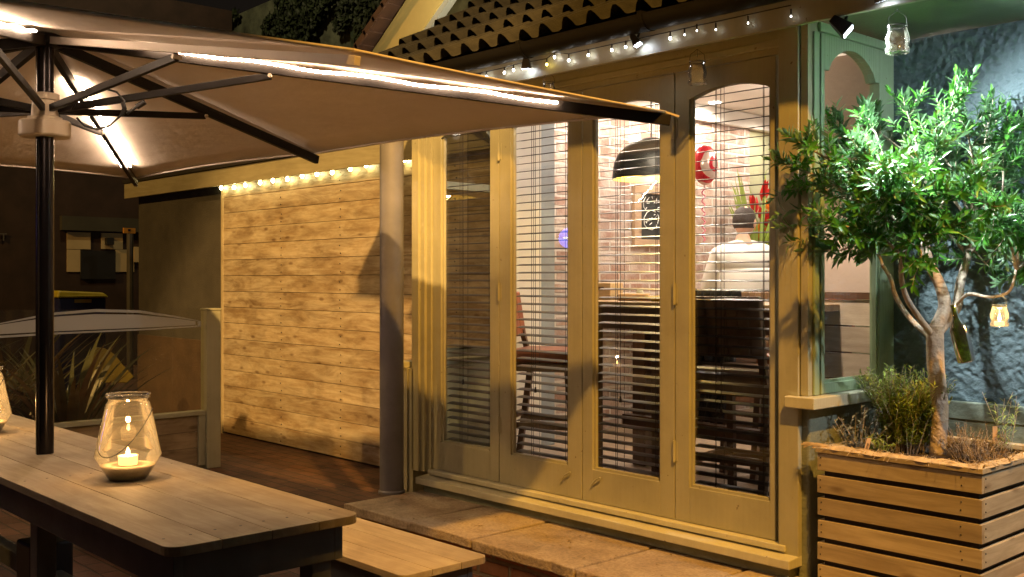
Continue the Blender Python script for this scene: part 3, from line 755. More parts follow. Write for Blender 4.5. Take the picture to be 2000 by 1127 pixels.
for i, tp in enumerate(tips):
    corner = i in (0, 2, 4, 6)
    d = (tp-apex).normalized(); a = apex+Vector((0, 0, -.015))+d*.05; e = tp+d*.02+Vector((0, 0, -.004))
    wd, ht = (.026, .045) if i != 7 else (.024, .030)
    mb = MB(); mb.bar(a, e, wd, ht); rb = mb.build('rib', M['ribm'] if i != 7 else M['canvas'], Um, bevel=.002)
    if i == 0:
        mb = MB(); mb.bar(tp+d*.0+Vector((0, 0, .026)), tp+d*.055+Vector((0, 0, .016)), .02, .008); mb.build('tip_cap', M['cream'], rb)
        mb = MB(); mb.ball(tp-d*.34+Vector((0, .03, -.02)), .022, 8, (1.6, 1, 1)); mb.build('tip_cap', M['cream'], rb)
    h0 = Vector((-4.70, 1.60, hz+.085))+Vector((d.x, d.y, 0)).normalized()*.06
    frac = {0: .36, 1: .505, 7: .50}.get(i, .48)
    h1 = a.lerp(e, frac)-Vector((0, 0, .03))
    mb = MB(); mb.bar(h0, h1, .020, .030); s_ = mb.build('strut', M['ribm'], Um, bevel=.002)
    mb = MB(); sdv = d.cross(Vector((0, 0, 1))).normalized(); mb.tube([h1-sdv*.018, h1+sdv*.018], .009, 10); mb.build('bolt', M['cream'], s_)
# rope lights beside the corner ribs
def s_of_px(A, Bp, px):
    f = lambda p: (p.x*VX+p.y*VY, p.x*.678+p.y*.735)
    lo, hi = 0., 1.
    for _ in range(40):
        m_ = (lo+hi)/2; dv, rv = f(A.lerp(Bp, m_)); x_ = HX+rv/dv*F
        up = f(Bp)[1]/f(Bp)[0] > f(A)[1]/f(A)[0]
        if (x_ < px) == up: lo = m_
        else: hi = m_
    return lo
def rope(i, s0, s1, offs):
    tp = tips[i]; d = (tp-apex).normalized(); sd = d.cross(Vector((0, 0, 1))).normalized(); n = 120
    for o_ in offs:
        pts = []; rad = []
        for k in range(n+1):
            s_ = s0+(s1-s0)*k/n; p = apex.lerp(tp, s_)+sd*(o_+.004*math.sin(k*.45))+Vector((0, 0, .004+.004*math.sin(k*.2+1)))
            pts.append(p); rad.append(.0045+.0022*(k % 2))
        mb = MB(); mb.tube(pts, rad, 6); mb.build('rope_light', M['led'], Um, True)
rope(0, s_of_px(apex, P1, 285), s_of_px(apex, P1, 1090), (.026,))
rope(2, .22, .84, (.028, -.028))
rope(6, .16, .75, (-.026,))
rope(4, .22, .84, (.028, -.028))
# cable loop with plug
hub = Vector((-4.70, 1.60, hz+.05)); f_ = lambda x, y, t=4.45: at(x, y, t)
mb = MB(); mb.tube([f_(140, 215), f_(160, 182), f_(195, 170), f_(228, 180), f_(243, 197), f_(240, 222), f_(215, 245), f_(190, 253), f_(165, 246), f_(150, 230)], .0045, 6)
mb.build('cable', M['dark'], Um, True)
mb = MB(); mb.tube([f_(238, 225), f_(243, 212), f_(240, 200)], .010, 8); mb.tube([f_(248, 222), f_(268, 208)], .006, 8); mb.tube([f_(267, 209), f_(283, 199)], .012, 8)
mb.build('plug', M['dark'], Um)
mb = MB(); mb.box(-4.70-.22, -4.70+.22, 1.60-.22, 1.60+.22, .0, .09); mb.box(-4.79, -4.61, 1.51, 1.69, .09, .38); mb.build('base', M['dark'], Um, bevel=.01)
# ================================================================== TABLE AND BENCHES
TZ = .75; tx1 = -2.80; tx0 = -6.70
T = thing('picnic_table', (-4.7, 1.61, 0), 'long outdoor table with pale painted boards on a slate grey base', 'table')
def board_top(parent, x0, x1, y0, y1, z, nb, rad=.05, th=.028, name='tabletop'):
    mb = MB(); wd = (y1-y0)/nb
    for k in range(nb):
        mb.tone = random.random(); a, b_ = y0+k*wd+.0012, y0+(k+1)*wd-.0012
        poly = []
        def cor(cx, cy, r, a0):
            return [(cx+r*math.cos(a0+math.pi/2*q/5), cy+r*math.sin(a0+math.pi/2*q/5)) for q in range(6)]
        poly += cor(x0+rad, a+rad, rad, math.pi) if k == 0 else [(x0, a)]
        poly += cor(x1-rad, a+rad, rad, -math.pi/2) if k == 0 else [(x1, a)]
        poly += cor(x1-rad, b_-rad, rad, 0) if k == nb-1 else [(x1, b_)]
        poly += cor(x0+rad, b_-rad, rad, math.pi/2) if k == nb-1 else [(x0, b_)]
        mb.prism(poly, lambda p, q, c: (p, q, c), z-th, z)
    return mb.build(name, M['tabletop'], parent, bevel=.002)
board_top(T, tx0, tx1, 1.285, 1.935, TZ, 4)
mb = MB()
ax0, ax1, ay0, ay1 = tx0+.06, tx1-.055, 1.325, 1.895
for (a, b_, c, d) in ((ax0, ax1, ay0, ay0+.03), (ax0, ax1, ay1-.03, ay1), (ax0, ax0+.03, ay0+.03, ay1-.03), (ax1-.03, ax1, ay0+.03, ay1-.03)): mb.box(a, b_, c, d, TZ-.145, TZ-.029)
mb.build('apron', M['tablebase'], T, bevel=.002)
for X in (ax0+.12, -5.35, -4.1, ax1-.06):
    for Y in (ay0+.065, ay1-.065):
        mb = MB(); mb.box(X-.038, X+.038, Y-.035, Y+.035, 0, TZ-.146); mb.build('leg', M['tablebase'], T, bevel=.003)
mb = MB(); mb.box(ax0+.1, ax1-.1, 1.58, 1.64, .18, .26); mb.build('stretcher', M['tablebase'], T, bevel=.003)
def bench(y0, y1, x0, x1, label):
    t = thing('bench', ((x0+x1)/2, (y0+y1)/2, 0), label, 'bench', 'benches along the long table')
    board_top(t, x0, x1, y0, y1, .45, 3, .035, .026, 'seat')
    mb = MB(); mb.box(x0+.05, x1-.05, y0+.04, y0+.065, .33, .423); mb.box(x0+.05, x1-.05, y1-.065, y1-.04, .33, .423)
    mb.box(x1-.075, x1-.05, y0+.066, y1-.066, .33, .423); mb.build('apron', M['tablebase'], t, bevel=.002)
    for X in (x0+.3, (x0+x1)/2, x1-.12):
        for Y in (y0+.085, y1-.085): mb = MB(); mb.box(X-.03, X+.03, Y-.018, Y+.018, 0, .329); mb.build('leg', M['tablebase'], t, bevel=.003)
bench(2.24, 2.65, -6.3, -3.0, 'painted board bench between the long table and the stone step')
mb = MB()   # screw heads in the boards
for X in (-6.5, -5.35, -4.1, -2.92):
    for k in range(4):
        for dy in (.04, .12): mb.lathe([(.0045, 0), (.0045, .0006), (.001, .0006)], (X+random.uniform(-.006, .006), 1.285+.1625*k+dy, TZ), 8)
mb.build('screw_heads', M['dark'], T)['kind'] = 'stuff'
mb = MB()   # leaf litter and grit blown against the step
for k in range(110):
    if k < 45: p = Vector((random.uniform(-4.9, -2.4), 3.30+random.random()**.5*.48, STEP+.004))
    else: p = Vector((random.uniform(-6.5, -2.4), random.uniform(1.9, 4.8), .008))
    if k >= 45 and p.y > 3.3 and p.x > -5: continue
    a = random.uniform(0, 6.28); mb.leaf(p, (math.cos(a), math.sin(a), .05), (0, 0, 1), random.uniform(.010, .032), random.uniform(.006, .012), random.random())
o = mb.build('leaf_litter', M['brownherb'], None, fix=False); o['kind'] = 'stuff'; tag(o, 'small dry leaves and grit scattered over the slabs and paving', 'leaf litter')
# lanterns
def lantern(c, label, lit=1.0):
    c = Vector(c); t = thing('glass_lantern', c, label, 'lantern', 'glass lanterns on the long table')
    prof = [(.055, .002), (.068, .0), (.075, .010), (.118, .080), (.122, .090), (.118, .100), (.083, .268), (.078, .285), (.071, .292), (.071, .298), (.080, .312), (.080, .317)]
    n = 14
    mb = MB(); mb.lathe(prof, c, 36, False); g = autosmooth(mb.build('glass', M['jarglass'], t), 60)
    mb = MB()
    for zz, rr in ((.317, .0795), (.306, .077)): 
        pts = [c+Vector((rr*math.cos(a*math.pi/16), rr*math.sin(a*math.pi/16), zz)) for a in range(33)]; mb.tube(pts, .0028, 6, False)
    mb.build('rim', thin_glass('rim_glass', (.75, .74, .70), 1.6, .05, 3.5, .18), g, True)
    mb = MB(); mb.lathe([(.067, .004), (.073, .012), (.099, .052), (.07, .054), (.001, .052)], c, 32, True); mb.build('sand', plain('pale_sand', (.42, .36, .26), .9, .15, 30), t, True)
    hd = []  # wire handle hanging on the glass
    for k in range(17):
        a = math.pi*k/16; hd.append(c+Vector((.678, .735, 0))*(.083*math.cos(a)*1.12-.02*math.sin(a))+Vector((.735, -.678, 0))*(.118*math.sin(a))+Vector((0, 0, .265-.135*math.sin(a)-.06*(1-math.cos(a))/2)))
    mb = MB(); mb.tube(hd, .0016, 5); mb.build('handle', M['dark'], t, True)
    k_ = thing('candle', c+Vector((0, 0, .053)), ('lit ivory candle inside '+('the lantern in full view on the table' if lit == 1 else 'the lantern cut by the left picture edge')), 'candle', 'candles in the lanterns')
    cc = c+Vector((0, 0, .053)); mb = MB(); mb.lathe([(.034, 0), (.035, .028), (.037, .034), (.029, .033), (.022, .026), (.001, .025)], cc, 20, True); mb.build('wax', M['waxlit'], k_, True)
    mb = MB(); mb.lathe([(.001, .028), (.007, .036), (.006, .047), (.001, .064)], cc, 10, False); mb.build('flame', M['flame'], k_, True)
    lamp('candle_light', 'POINT', cc+Vector((0, 0, .085)), 3, (1, .52, .18), .012)
lantern((-3.89, 1.626, TZ+.001), 'faceted clear glass lantern with a wire handle, in full view on the table')
lantern((-5.53, 1.60, TZ+.001), 'glass lantern on the far end of the table, cut by the left picture edge', .9)
# ================================================================== GLASS SCREEN FENCE
XF = -7.82
Fn = thing('glass_screen', (XF, 2.4, 0), 'glass windbreak with a frosted pointed band above low timber panels', 'screen')
py0 = atX(425, 800, XF).y; py1 = atX(398, 800, XF).y
for (a, b_) in ((py1, py0), (.2, .31)):
    mb = MB(); mb.box(XF-.055, XF+.055, a, b_, 0, atX(412, 606, XF).z); o = mb.build('post', M['paint'], Fn, bevel=.004)
    mb = MB(); mb.box(XF-.06, XF+.06, a-.005, b_+.005, atX(412, 606, XF).z+.001, atX(412, 602, XF).z); mb.build('post_cap', M['paint'], o, bevel=.003)
zr = atX(380, 802, XF).z
mb = MB(); mb.box(XF-.035, XF+.04, .31, py1-.001, zr-.035, zr); mb.box(XF-.03, XF+.035, py1-.06, py1-.002, .03, zr-.036); mb.build('rail', M['paint'], Fn, bevel=.003)
mb = MB(); z = zr-.036
while z > .03:
    mb.tone = random.random(); mb.box(XF-.005, XF+.018, .31, py1-.061, max(.02, z-.125), z-.003); z -= .128
mb.build('timber_panel', M['wallboardsy'] if 'wallboardsy' in M else wood('panel_boards', (.30, .21, .11), (.46, .36, .21), 1, .6, .6), Fn, bevel=.002)
ztop = atX(300, 604, XF).z+.02
mb = MB(); mb.quad((XF, .31, zr), (XF, py1, zr), (XF, py1, ztop-.02), (XF, .31, ztop+.02)); mb.build('glass_panel', M['glassdirty'], Fn, fix=False)
top = [(-120, 660), (-60, 645), (0, 631), (74, 616), (109, 610), (187, 603.5), (273, 606), (343, 617), (392, 627)]
bot = [(392, 638), (300, 644), (109, 653), (0, 660), (-120, 664)]
W3 = lambda p: atX(p[0], p[1], XF)
ol = [W3(p) for p in top+bot]
def inner(p, k):
    c = W3((150, 632)); return c+(p-c)*k
mb = MB(); O = [p+Vector((.003, 0, 0)) for p in ol]; cm = W3((140, 634))
ins = []
for p in O:
    q = Vector(p); q.z = cm.z+(p.z-cm.z)*.80; q.y = cm.y+(p.y-cm.y)*.975; ins.append(q)
n = len(O)
for i in range(n): mb.quad(O[i], O[(i+1) % n], ins[(i+1) % n], ins[i])
ins2 = []
for p in O:
    q = Vector(p); q.z = cm.z+(p.z-cm.z)*.66; q.y = cm.y+(p.y-cm.y)*.955; ins2.append(q)
k = len(mb.v); mb.v += ins2; mb.face(list(range(k, k+n)))
mb.build('frosted_band', M['frost'], Fn, fix=False)
# ================================================================== PLANTER, TREE, HERBS
yp = 3.80; px0 = atY(1597, 900, yp).x; px1 = atY(1918, 915, yp).x; pyb = 4.50; pzt = EYE-.68
Pl = thing('slatted_planter', ((px0+px1)/2, (yp+pyb)/2, STEP), 'square slatted pine planter box beside the bay, lined with coir', 'planter')
zl = pzt-.022; mbf = MB(); mbs = MB(); mbr = MB(); mbl = MB(); nl = MB(); k = 0; z = zl
while z > STEP+.02:
    z0 = max(z-.070, STEP+.01); mbf.tone = random.random(); jt = random.uniform(-.003, .003)
    mbf.box(px0+jt, px1, yp, yp+.018, z0, z-.001); mbr.tone = .5; mbr.box(px0+.02, px1-.02, pyb-.018, pyb, z0, z-.001)
    mbs.tone = random.random(); mbs.box(px1-.018, px1+.0, yp+.0185, pyb-.019, z0, z-.001); mbl.box(px0, px0+.018, yp+.0185, pyb-.019, z0, z-.001)
    for X in (px0+.014, px1-.075):
        for dz in (-.018, -.048): nl.ball((X+random.uniform(-.003, .003), yp-.0005, z+dz), .0032, 6)
    for Y in (yp+.03, pyb-.04):
        for dz in (-.018, -.048): nl.ball((px1+.0005, Y, z+dz), .0032, 6)
    z -= .090; k += 1
mbf.build('front_slats', M['planterwood'], Pl, bevel=.0015); mbr.build('rear_slats', M['planterwood'], Pl); mbl.build('side_slats', M['planterwoody'], Pl); mbs.build('side_slats', M['planterwoody'], Pl, bevel=.0015); nl.build('nails', M['dark'], Pl)['kind'] = 'stuff'
mb = MB(); mb.box(px0+.02, px1-.02, yp+.02, pyb-.02, STEP+.005, pzt-.06); mb.build('liner', plain('liner_fabric', (.045, .036, .026), .95, .3), Pl)
mb = MB()
for (a, b_) in ((px0+.02, yp+.02), (px1-.06, yp+.02)): pass
mb.tone = .5; mb.box(px0-.006, px1+.006, yp-.008, yp+.045, pzt-.020, pzt); mb.build('rim', M['planterwood'], Pl, bevel=.002); mb = MB(); mb.box(px0-.006, px1+.006, pyb-.045, pyb+.006, pzt-.020, pzt)
mb.build('rim', M['planterwood'], Pl, bevel=.002)
mb = MB(); mb.box(px1-.045, px1+.006, yp+.046, pyb-.046, pzt-.020, pzt); mb.build('rim', M['planterwoody'], Pl, bevel=.002); mb = MB(); mb.box(px0-.006, px0+.045, yp+.046, pyb-.046, pzt-.020, pzt); mb.build('rim', M['planterwoody'], Pl, bevel=.002)
mb = MB(); mg = 10
for i in range(mg):
    for j in range(mg):
        f = lambda i_, j_: Vector((px0+.03+(px1-px0-.06)*i_/mg, yp+.045+(pyb-yp-.09)*j_/mg, pzt-.045+.02*noise.noise(Vector((i_*.9, j_*.9, 3)))))
        mb.quad(f(i, j), f(i+1, j), f(i+1, j+1), f(i, j+1))
mb.build('soil', M['soil'], Pl, True)
mb = MB()   # ragged coir lying over the rim: thin curled sheets and loose fibres
def coirstrip(a, b_, inw, n=26):
    a = Vector(a); b_ = Vector(b_); pv = None
    for k in range(n+1):
        q = k/n; p = a.lerp(b_, q); h = .006+.007*noise.noise(Vector((q*9, a.x, 0)))+.004*random.random(); wv = .048+.016*noise.noise(Vector((q*6, 2, 0)))
        o_ = p-inw*(.004+.010*random.random()); i_ = p+inw*wv
        cur = [Vector((o_.x, o_.y, pzt-.004+.004*random.random())), Vector(((o_*.6+i_*.4).x, (o_*.6+i_*.4).y, pzt+.004+h)), Vector((i_.x, i_.y, pzt-.002+h*.3))]
        if pv:
            for s_ in range(2): mb.tone = random.random(); mb.quad(pv[s_], cur[s_], cur[s_+1], pv[s_+1])
        pv = cur
coirstrip((px0-.02, yp, 0), (px1, yp, 0), Vector((0, 1, 0))); coirstrip((px1, yp+.02, 0), (px1, pyb, 0), Vector((-1, 0, 0)))
for k in range(260):
    if random.random() < .62: p = Vector((random.uniform(px0, px1), yp+random.uniform(-.01, .05), pzt+random.uniform(.0, .01)))
    else: p = Vector((px1+random.uniform(-.05, .01), random.uniform(yp, pyb), pzt+random.uniform(.0, .01)))
    a = random.uniform(0, 6.28); L = random.uniform(.02, .06); q = p+Vector((math.cos(a)*L*.5, math.sin(a)*L*.5, random.uniform(0, .012))); r_ = p+Vector((math.cos(a)*L, math.sin(a)*L, random.uniform(-.02, .01)))
    mb.tube([p, q, r_], .0008, 3, False)
for k in range(46):  # brush-like tuft at the left corner
    p = Vector((px0+random.uniform(0, .05), yp+random.uniform(-.005, .04), pzt+random.uniform(.0, .012)))
    mb.tube([p, p+Vector((-.04, -.004, .002)), p+Vector((-.06-random.uniform(0, .03), -.008, random.uniform(-.015, .006)))], .0012, 3, False)
mb.build('coir_lining', M['coir'], Pl, fix=False)
# olive tree
tb = Vector((-2.0, 4.22, pzt-.05)); TT = thing('olive_tree', tb, 'small standard olive tree with a round leafy crown growing in the planter', 'tree')
tk = lambda x, y, dt=0: at(x, y, 4.32+dt)
br = MB(); ends = []
def limb(pts, r0, r1, n=8):
    P = [Vector(p) for p in pts]; Q = []
    for i in range(len(P)-1):
        for k in range(4):
            q = k/4; p0 = P[max(i-1, 0)]; p1 = P[i]; p2 = P[i+1]; p3 = P[min(i+2, len(P)-1)]
            Q.append(.5*((2*p1)+(p2-p0)*q+(2*p0-5*p1+4*p2-p3)*q*q+(3*p1-p0-3*p2+p3)*q**3))
    Q.append(P[-1]); m = len(Q); rr = [r0+(r1-r0)*(i/(m-1))+.0012*noise.noise(Q[i]*40) for i in range(m)]
    br.tube(Q, rr, n); return Q
limb([tb, tk(1836, 800), tk(1828, 720), tk(1826, 655), tk(1826, 635)], .033, .036, 12)
L1 = limb([tk(1826, 645), tk(1845, 600), tk(1835, 555, .0), tk(1815, 515), tk(1805, 470)], .030, .018)
L2 = limb([tk(1830, 650), tk(1868, 600, .1), tk(1875, 555, .15), tk(1890, 500, .2), tk(1900, 440, .2)], .024, .014)
L3 = limb([tk(1822, 655), tk(1795, 620, -.08), tk(1768, 575, -.15), tk(1760, 520, -.2), tk(1778, 460, -.2)], .013, .009)
L4 = limb([tk(1820, 660), tk(1780, 625, .1), tk(1750, 580, .15), tk(1740, 545, .15), tk(1725, 520, .15)], .012, .008)
L5 = limb([tk(1865, 600, .1), tk(1890, 575, .0), tk(1935, 580, -.1), tk(1972, 568, -.15), tk(1985, 525, -.15)], .0075, .005)
segs = [(L1, .014), (L2, .013), (L3, .010), (L4, .008), (L5, .006)]
tips_ = []
cen = tk(1812, 350)
def crown_ok(p):
    dx = (p-cen); v = Vector((dx.x*.678+dx.y*.735, dx.x*VX+dx.y*VY, dx.z))
    return (v.x/.52)**2+(v.y/.42)**2+(v.z/.44)**2
starts = [L1[-1], L1[12], L2[-1], L2[-5], L3[-1], L3[-4], L4[-1], L5[-1], L1[9], L2[9]]
mains = []
targ = [(1580, 290, -.1), (1575, 370, .1), (1640, 440, -.2), (1705, 245, 0), (1700, 310, -.25), (1775, 230, .1), (1862, 200, -.1), (1930, 240, .1), (1960, 280, -.1), (2010, 300, 0),
        (2030, 400, 0), (1990, 470, -.2), (1930, 520, .2), (1760, 430, .3), (1820, 280, .3), (1830, 300, -.35), (1900, 350, -.35), (1740, 380, -.35), (1900, 280, .35), (1680, 430, .2), (1850, 440, -.3), (1650, 260, .2), (1965, 360, .3), (1800, 500, -.3),
        (1560, 330, 0), (1620, 350, .25), (1720, 260, .3), (1640, 490, 0), (1755, 330, -.4), (2040, 270, .1), (1985, 530, .0), (1890, 260, 0), (1960, 330, -.1), (2000, 420, .1), (1940, 450, 0), (1985, 250, .1), (1930, 400, -.3), (2050, 330, .2), (1900, 420, .2)]
for (x, y, dt) in targ:
    g = tk(x, y, dt); s0 = min(starts, key=lambda q: (q-g).length+.15*random.random()); md = s0.lerp(g, .5)+Vector((random.uniform(-.03, .03), random.uniform(-.03, .03), .03+random.uniform(0, .04)))
    q = limb([s0, s0.lerp(md, .5)+Vector((random.uniform(-.015, .015), 0, random.uniform(-.01, .02))), md, g], .0075, .003, 6); mains.append(q)
lf = MB()
def twig(p, d, L, n):
    d = d.normalized(); q = [p]
    for k in range(4): d = (d+Vector((random.uniform(-.22, .22), random.uniform(-.22, .22), random.uniform(-.12, .25)))).normalized(); q.append(q[-1]+d*L/4)
    br.tube(q, [.0022, .002, .0016, .0013, .0009], 4, False)
    tn = random.random()
    for k in range(n):
        f = (k+.6)/n*4; i = min(3, int(f)); pp = q[i].lerp(q[i+1], f-i); dd = (q[i+1]-q[i]).normalized()
        o1 = dd.orthogonal().normalized(); o1.rotate(Matrix.Rotation(k*2.4+random.uniform(-.4, .4), 3, dd))
        for sg in (1, -1):
            ld = (dd*random.uniform(.5, 1.1)+o1*sg*random.uniform(.6, 1.0)).normalized()
            lf.leaf(pp, ld, dd+Vector((0, 0, .3)), random.uniform(.030, .070), random.uniform(.011, .019), min(1, max(0, tn*.6+random.random()*.45+.15*(k/n))))
    lf.leaf(q[-1], d, o1, .045, .011, .9)
cnt = 0
for q in mains:
    m = len(q)
    for k in range(2, m):
        if k < m*.35: continue
        for r_ in range(2):
            p = q[k]; out = (p-cen); d = Vector((random.uniform(-1, 1), random.uniform(-1, 1), random.uniform(-.45, 1))).normalized()*.8+out.normalized()*.7
            if p.z < cen.z-.30 and random.random() < .7: continue
            twig(p, d, random.uniform(.07, .14), random.randint(6, 9)); cnt += 1
    for r_ in range(3): twig(q[-1], (q[-1]-q[-3]).normalized()+Vector((random.uniform(-.6, .6), random.uniform(-.6, .6), random.uniform(-.1, .4))), random.uniform(.08, .14), 8)
# hanging sprig at the left
for x, y in ((1600, 430), (1615, 450), (1575, 350), (1590, 400)): twig(tk(x, y, .05), Vector((-.5, -.3, -.35)), .16, 8)
br.build('trunk', M['bark'], TT, True, fix=False); lf.build('crown', M['olive'], TT, True, fix=False)
# herbs
def herb(name, base, h, spread, n, mat, label, L=.018, W=.0035, tw=20, lean=.5, cat='herb'):
    t = thing(name, base, label, cat); b = MB(); s_ = MB(); base = Vector(base)
    for k in range(n):
        a = random.uniform(0, 6.28); r_ = random.random()**.6*spread; p0 = base+Vector((math.cos(a)*r_*.5, math.sin(a)*r_*.5, 0))
        d = Vector((math.cos(a)*lean*random.random(), math.sin(a)*lean*random.random(), 1)).normalized(); hh = h*random.uniform(.55, 1.0)
        q = [p0, p0+d*hh*.5, p0+(d+Vector((random.uniform(-.2, .2), random.uniform(-.2, .2), 0))).normalized()*hh]
        s_.tube(q, .001, 3, False)
        for j in range(tw):
            f = .15+.85*j/tw; pp = q[0].lerp(q[1], f*2) if f < .5 else q[1].lerp(q[2], f*2-1); a2 = random.uniform(0, 6.28)
            b.leaf(pp, Vector((math.cos(a2), math.sin(a2), random.uniform(.2, 1.2))), Vector((0, 0, 1)), L*random.uniform(.7, 1.3), W, random.random()*.6+.4*f, .15)
    s_.build('stems', M['bark'], t); b.build('leaves', mat, t, True, fix=False); return t
zs = pzt-.045
pz = lambda x, y: (lambda p: (p.x, p.y, zs))(atZ(x, y, zs))
herb('rosemary_bush', (-2.14, 4.22, zs), .37, .17, 210, M['herb'], 'tall feathery yellow green herb left of the olive trunk', .028, .0065, 38, .42, 'herb')
herb('sage_plant', (-2.245, 4.02, zs), .22, .10, 26, M['sageleaf'], 'low grey green herb with dead flower heads at the planter left corner', .022, .009, 12, .8)
herb('green_herb', (-2.115, 3.99, zs), .12, .05, 14, M['herb'], 'small bright green sprig beside the wooden name tag', .022, .006, 12, .8)
herb('dry_herb', (-1.86, 4.22, zs), .16, .14, 70, M['brownherb'], 'low brownish herb right of the olive trunk', .012, .004, 16, .9)
herb('trailing_herb', (-1.72, 4.05, zs), .12, .10, 60, M['brownherb'], 'pale trailing herb at the right end of the planter', .011, .005, 14, 1.0)
herb('upright_herb', (-1.80, 4.38, zs), .28, .07, 12, M['herb'], 'thin upright herb before the blue wall', .03, .005, 14, .4)
def label_stick(p, h, tilt, label, text=None):
    t = thing('plant_label', p, label, 'plant label', 'wooden plant labels in the planter'); p = Vector(p)
    r = Vector((.678, .735, 0)); up = (Vector((0, 0, 1))+r*tilt).normalized(); f = r.cross(up).normalized()
    mb = MB(); mb.hexa([p-r*.009+f*.001, p+r*.009+f*.001, p+r*.009-f*.001, p-r*.009-f*.001, p-r*.009+up*h+f*.001, p+r*.009+up*h+f*.001, p+r*.009+up*h-f*.001, p-r*.009+up*h-f*.001])
    mb.build('stick', plain('label_wood', (.62, .42, .24), .7), t)
    if text:
        o = text_mesh(text, .019, .0003, M['dark'], t)
        xa = up; za = -f if (-f).dot(Vector((VX, VY, 0))) < 0 else f
        ya = za.cross(xa); o.matrix_world = Matrix.Translation(up*.012-ya*.005+za*.0016) @ Matrix((xa, ya, za)).transposed().to_4x4()
label_stick((-2.165, 3.93, zs), .085, .25, 'wooden plant label with handwriting, left of the trunk', 'Thyme')
label_stick(tuple(at(1943, 862, 4.25)), .06, 0, 'plain wooden plant label right of the trunk')
# bottle and jars hanging
b0 = at(1861, 596, 4.12); b1 = at(1888, 706, 4.12); ax = (b0-b1).normalized(); Lb = (b0-b1).length; s_ = Lb/.24
t = thing('hanging_bottle', b1, 'green glass bottle hung tilted from a branch of the olive tree', 'bottle')
mb = MB(); mb.lathe([(.030*s_*1.1, 0), (.036*s_, .004), (.036*s_, .135*s_), (.030*s_, .155*s_), (.014*s_, .185*s_), (.011*s_, .23*s_), (.013*s_, .24*s_)], b1, 24, True, False, ax); autosmooth(mb.build('glass', M['greenglass'], t), 60)
mb = MB(); mb.tube([b0-ax*.01, b0+Vector((0, 0, .08))], .001, 4); mb.build('hanging_wire', M['dark'], t)
def jar(c, s, label, hang, lit=False, group='glass jars hung on wires'):
    c = Vector(c); t = thing('hanging_jar', c, label, 'jar', group)
    prof = [(.034, .004), (.042, .0), (.044, .006), (.043, .016), (.037, .024), (.043, .045), (.043, .058), (.036, .082), (.033, .095), (.036, .102), (.036, .106)]
    mb = MB(); mb.lathe([(r*s, z*s) for r, z in prof], c, 28, True); autosmooth(mb.build('glass', M['jarglass'], t), 70)
    mb = MB(); pts = [c+Vector((.0365*s*math.cos(a*math.pi/12), .0365*s*math.sin(a*math.pi/12), .100*s)) for a in range(25)]; mb.tube(pts, .0015, 5, False)
    sp = [c+Vector((.036*s*.678, .036*s*.735, .1*s)), c+Vector((.022*s, .022*s, .135*s)), c+Vector((0, 0, .16*s))]
    sm = [c-Vector((.036*s*.678, .036*s*.735, -.1*s)), c+Vector((-.022*s, -.022*s, .135*s)), c+Vector((0, 0, .16*s))]
    mb.tube(sp, .0012, 4); mb.tube(sm, .0012, 4); mb.tube([c+Vector((0, 0, .16*s)), c+Vector((0, 0, hang))], .0012, 4); mb.build('wire', M['dark'], t)
    if lit:
        k = thing('tea_light', c+Vector((0, 0, .004)), 'lit tea light burning in the jar hung from the olive branch', 'candle')
        mb = MB(); mb.lathe([(.018, 0), (.018, .014), (.001, .014)], c+Vector((0, 0, .004)), 16); mb.build('wax', M['waxlit'], k)
        mb = MB(); mb.lathe([(.001, .015), (.006, .022), (.004, .034), (.001, .044)], c+Vector((0, 0, .004)), 10, False); mb.build('flame', M['flame'], k, True)
        lamp('tea_light_light', 'POINT', c+Vector((0, 0, .06)), .9, (1, .62, .2), .01)
cj = atY(1362, 165, 3.775); jar(cj, .98, 'empty clear jar hung from the eave between the two right doors', .12)
cj = at(1753, 104, 4.0); jar(cj, 1.02, 'empty clear jar hung from the eave at the top right beside the tree', .17)
cj = atY(1072, 192, 3.775); jar(cj, .80, 'small clear jar hung from the eave just above the parasol edge', .20)
cj = at(1952, 637, 4.05); jar(cj, .78, 'clear jar with a lit tea light hung from a low olive branch', .12, True)
# ================================================================== INTERIOR FURNISHINGS
# near bar table
nt_ = thing('bar_table', (-3.45, 4.68, FLR), 'tall dark oak bar table just inside the folding doors', 'table', None); tz = EYE-.125
mb = MB(); mb.box(-4.25, -2.75, 4.36, 5.0, tz-.035, tz); mb.build('tabletop', wood('oak_top', (.30, .18, .08), (.48, .32, .16), 0, .35, .3), nt_, bevel=.004)
mb = MB(); mb.box(-4.20, -2.80, 4.40, 4.43, tz-.15, tz-.036); mb.box(-4.20, -2.80, 4.93, 4.96, tz-.15, tz-.036); mb.build('apron', M['oakdark'], nt_)
for (X, Y) in ((-4.15, 4.45), (-4.15, 4.91), (-3.62, 4.45), (-2.85, 4.45), (-2.85, 4.91)):
    mb = MB(); mb.box(X-.05, X+.05, Y-.045, Y+.045, FLR, tz-.151); mb.build('leg', M['oakdark'], nt_, bevel=.004)
mb = MB(); mb.box(-4.1, -2.9, 4.66, 4.72, FLR+.25, FLR+.33); mb.build('footrail', M['oakdark'], nt_)
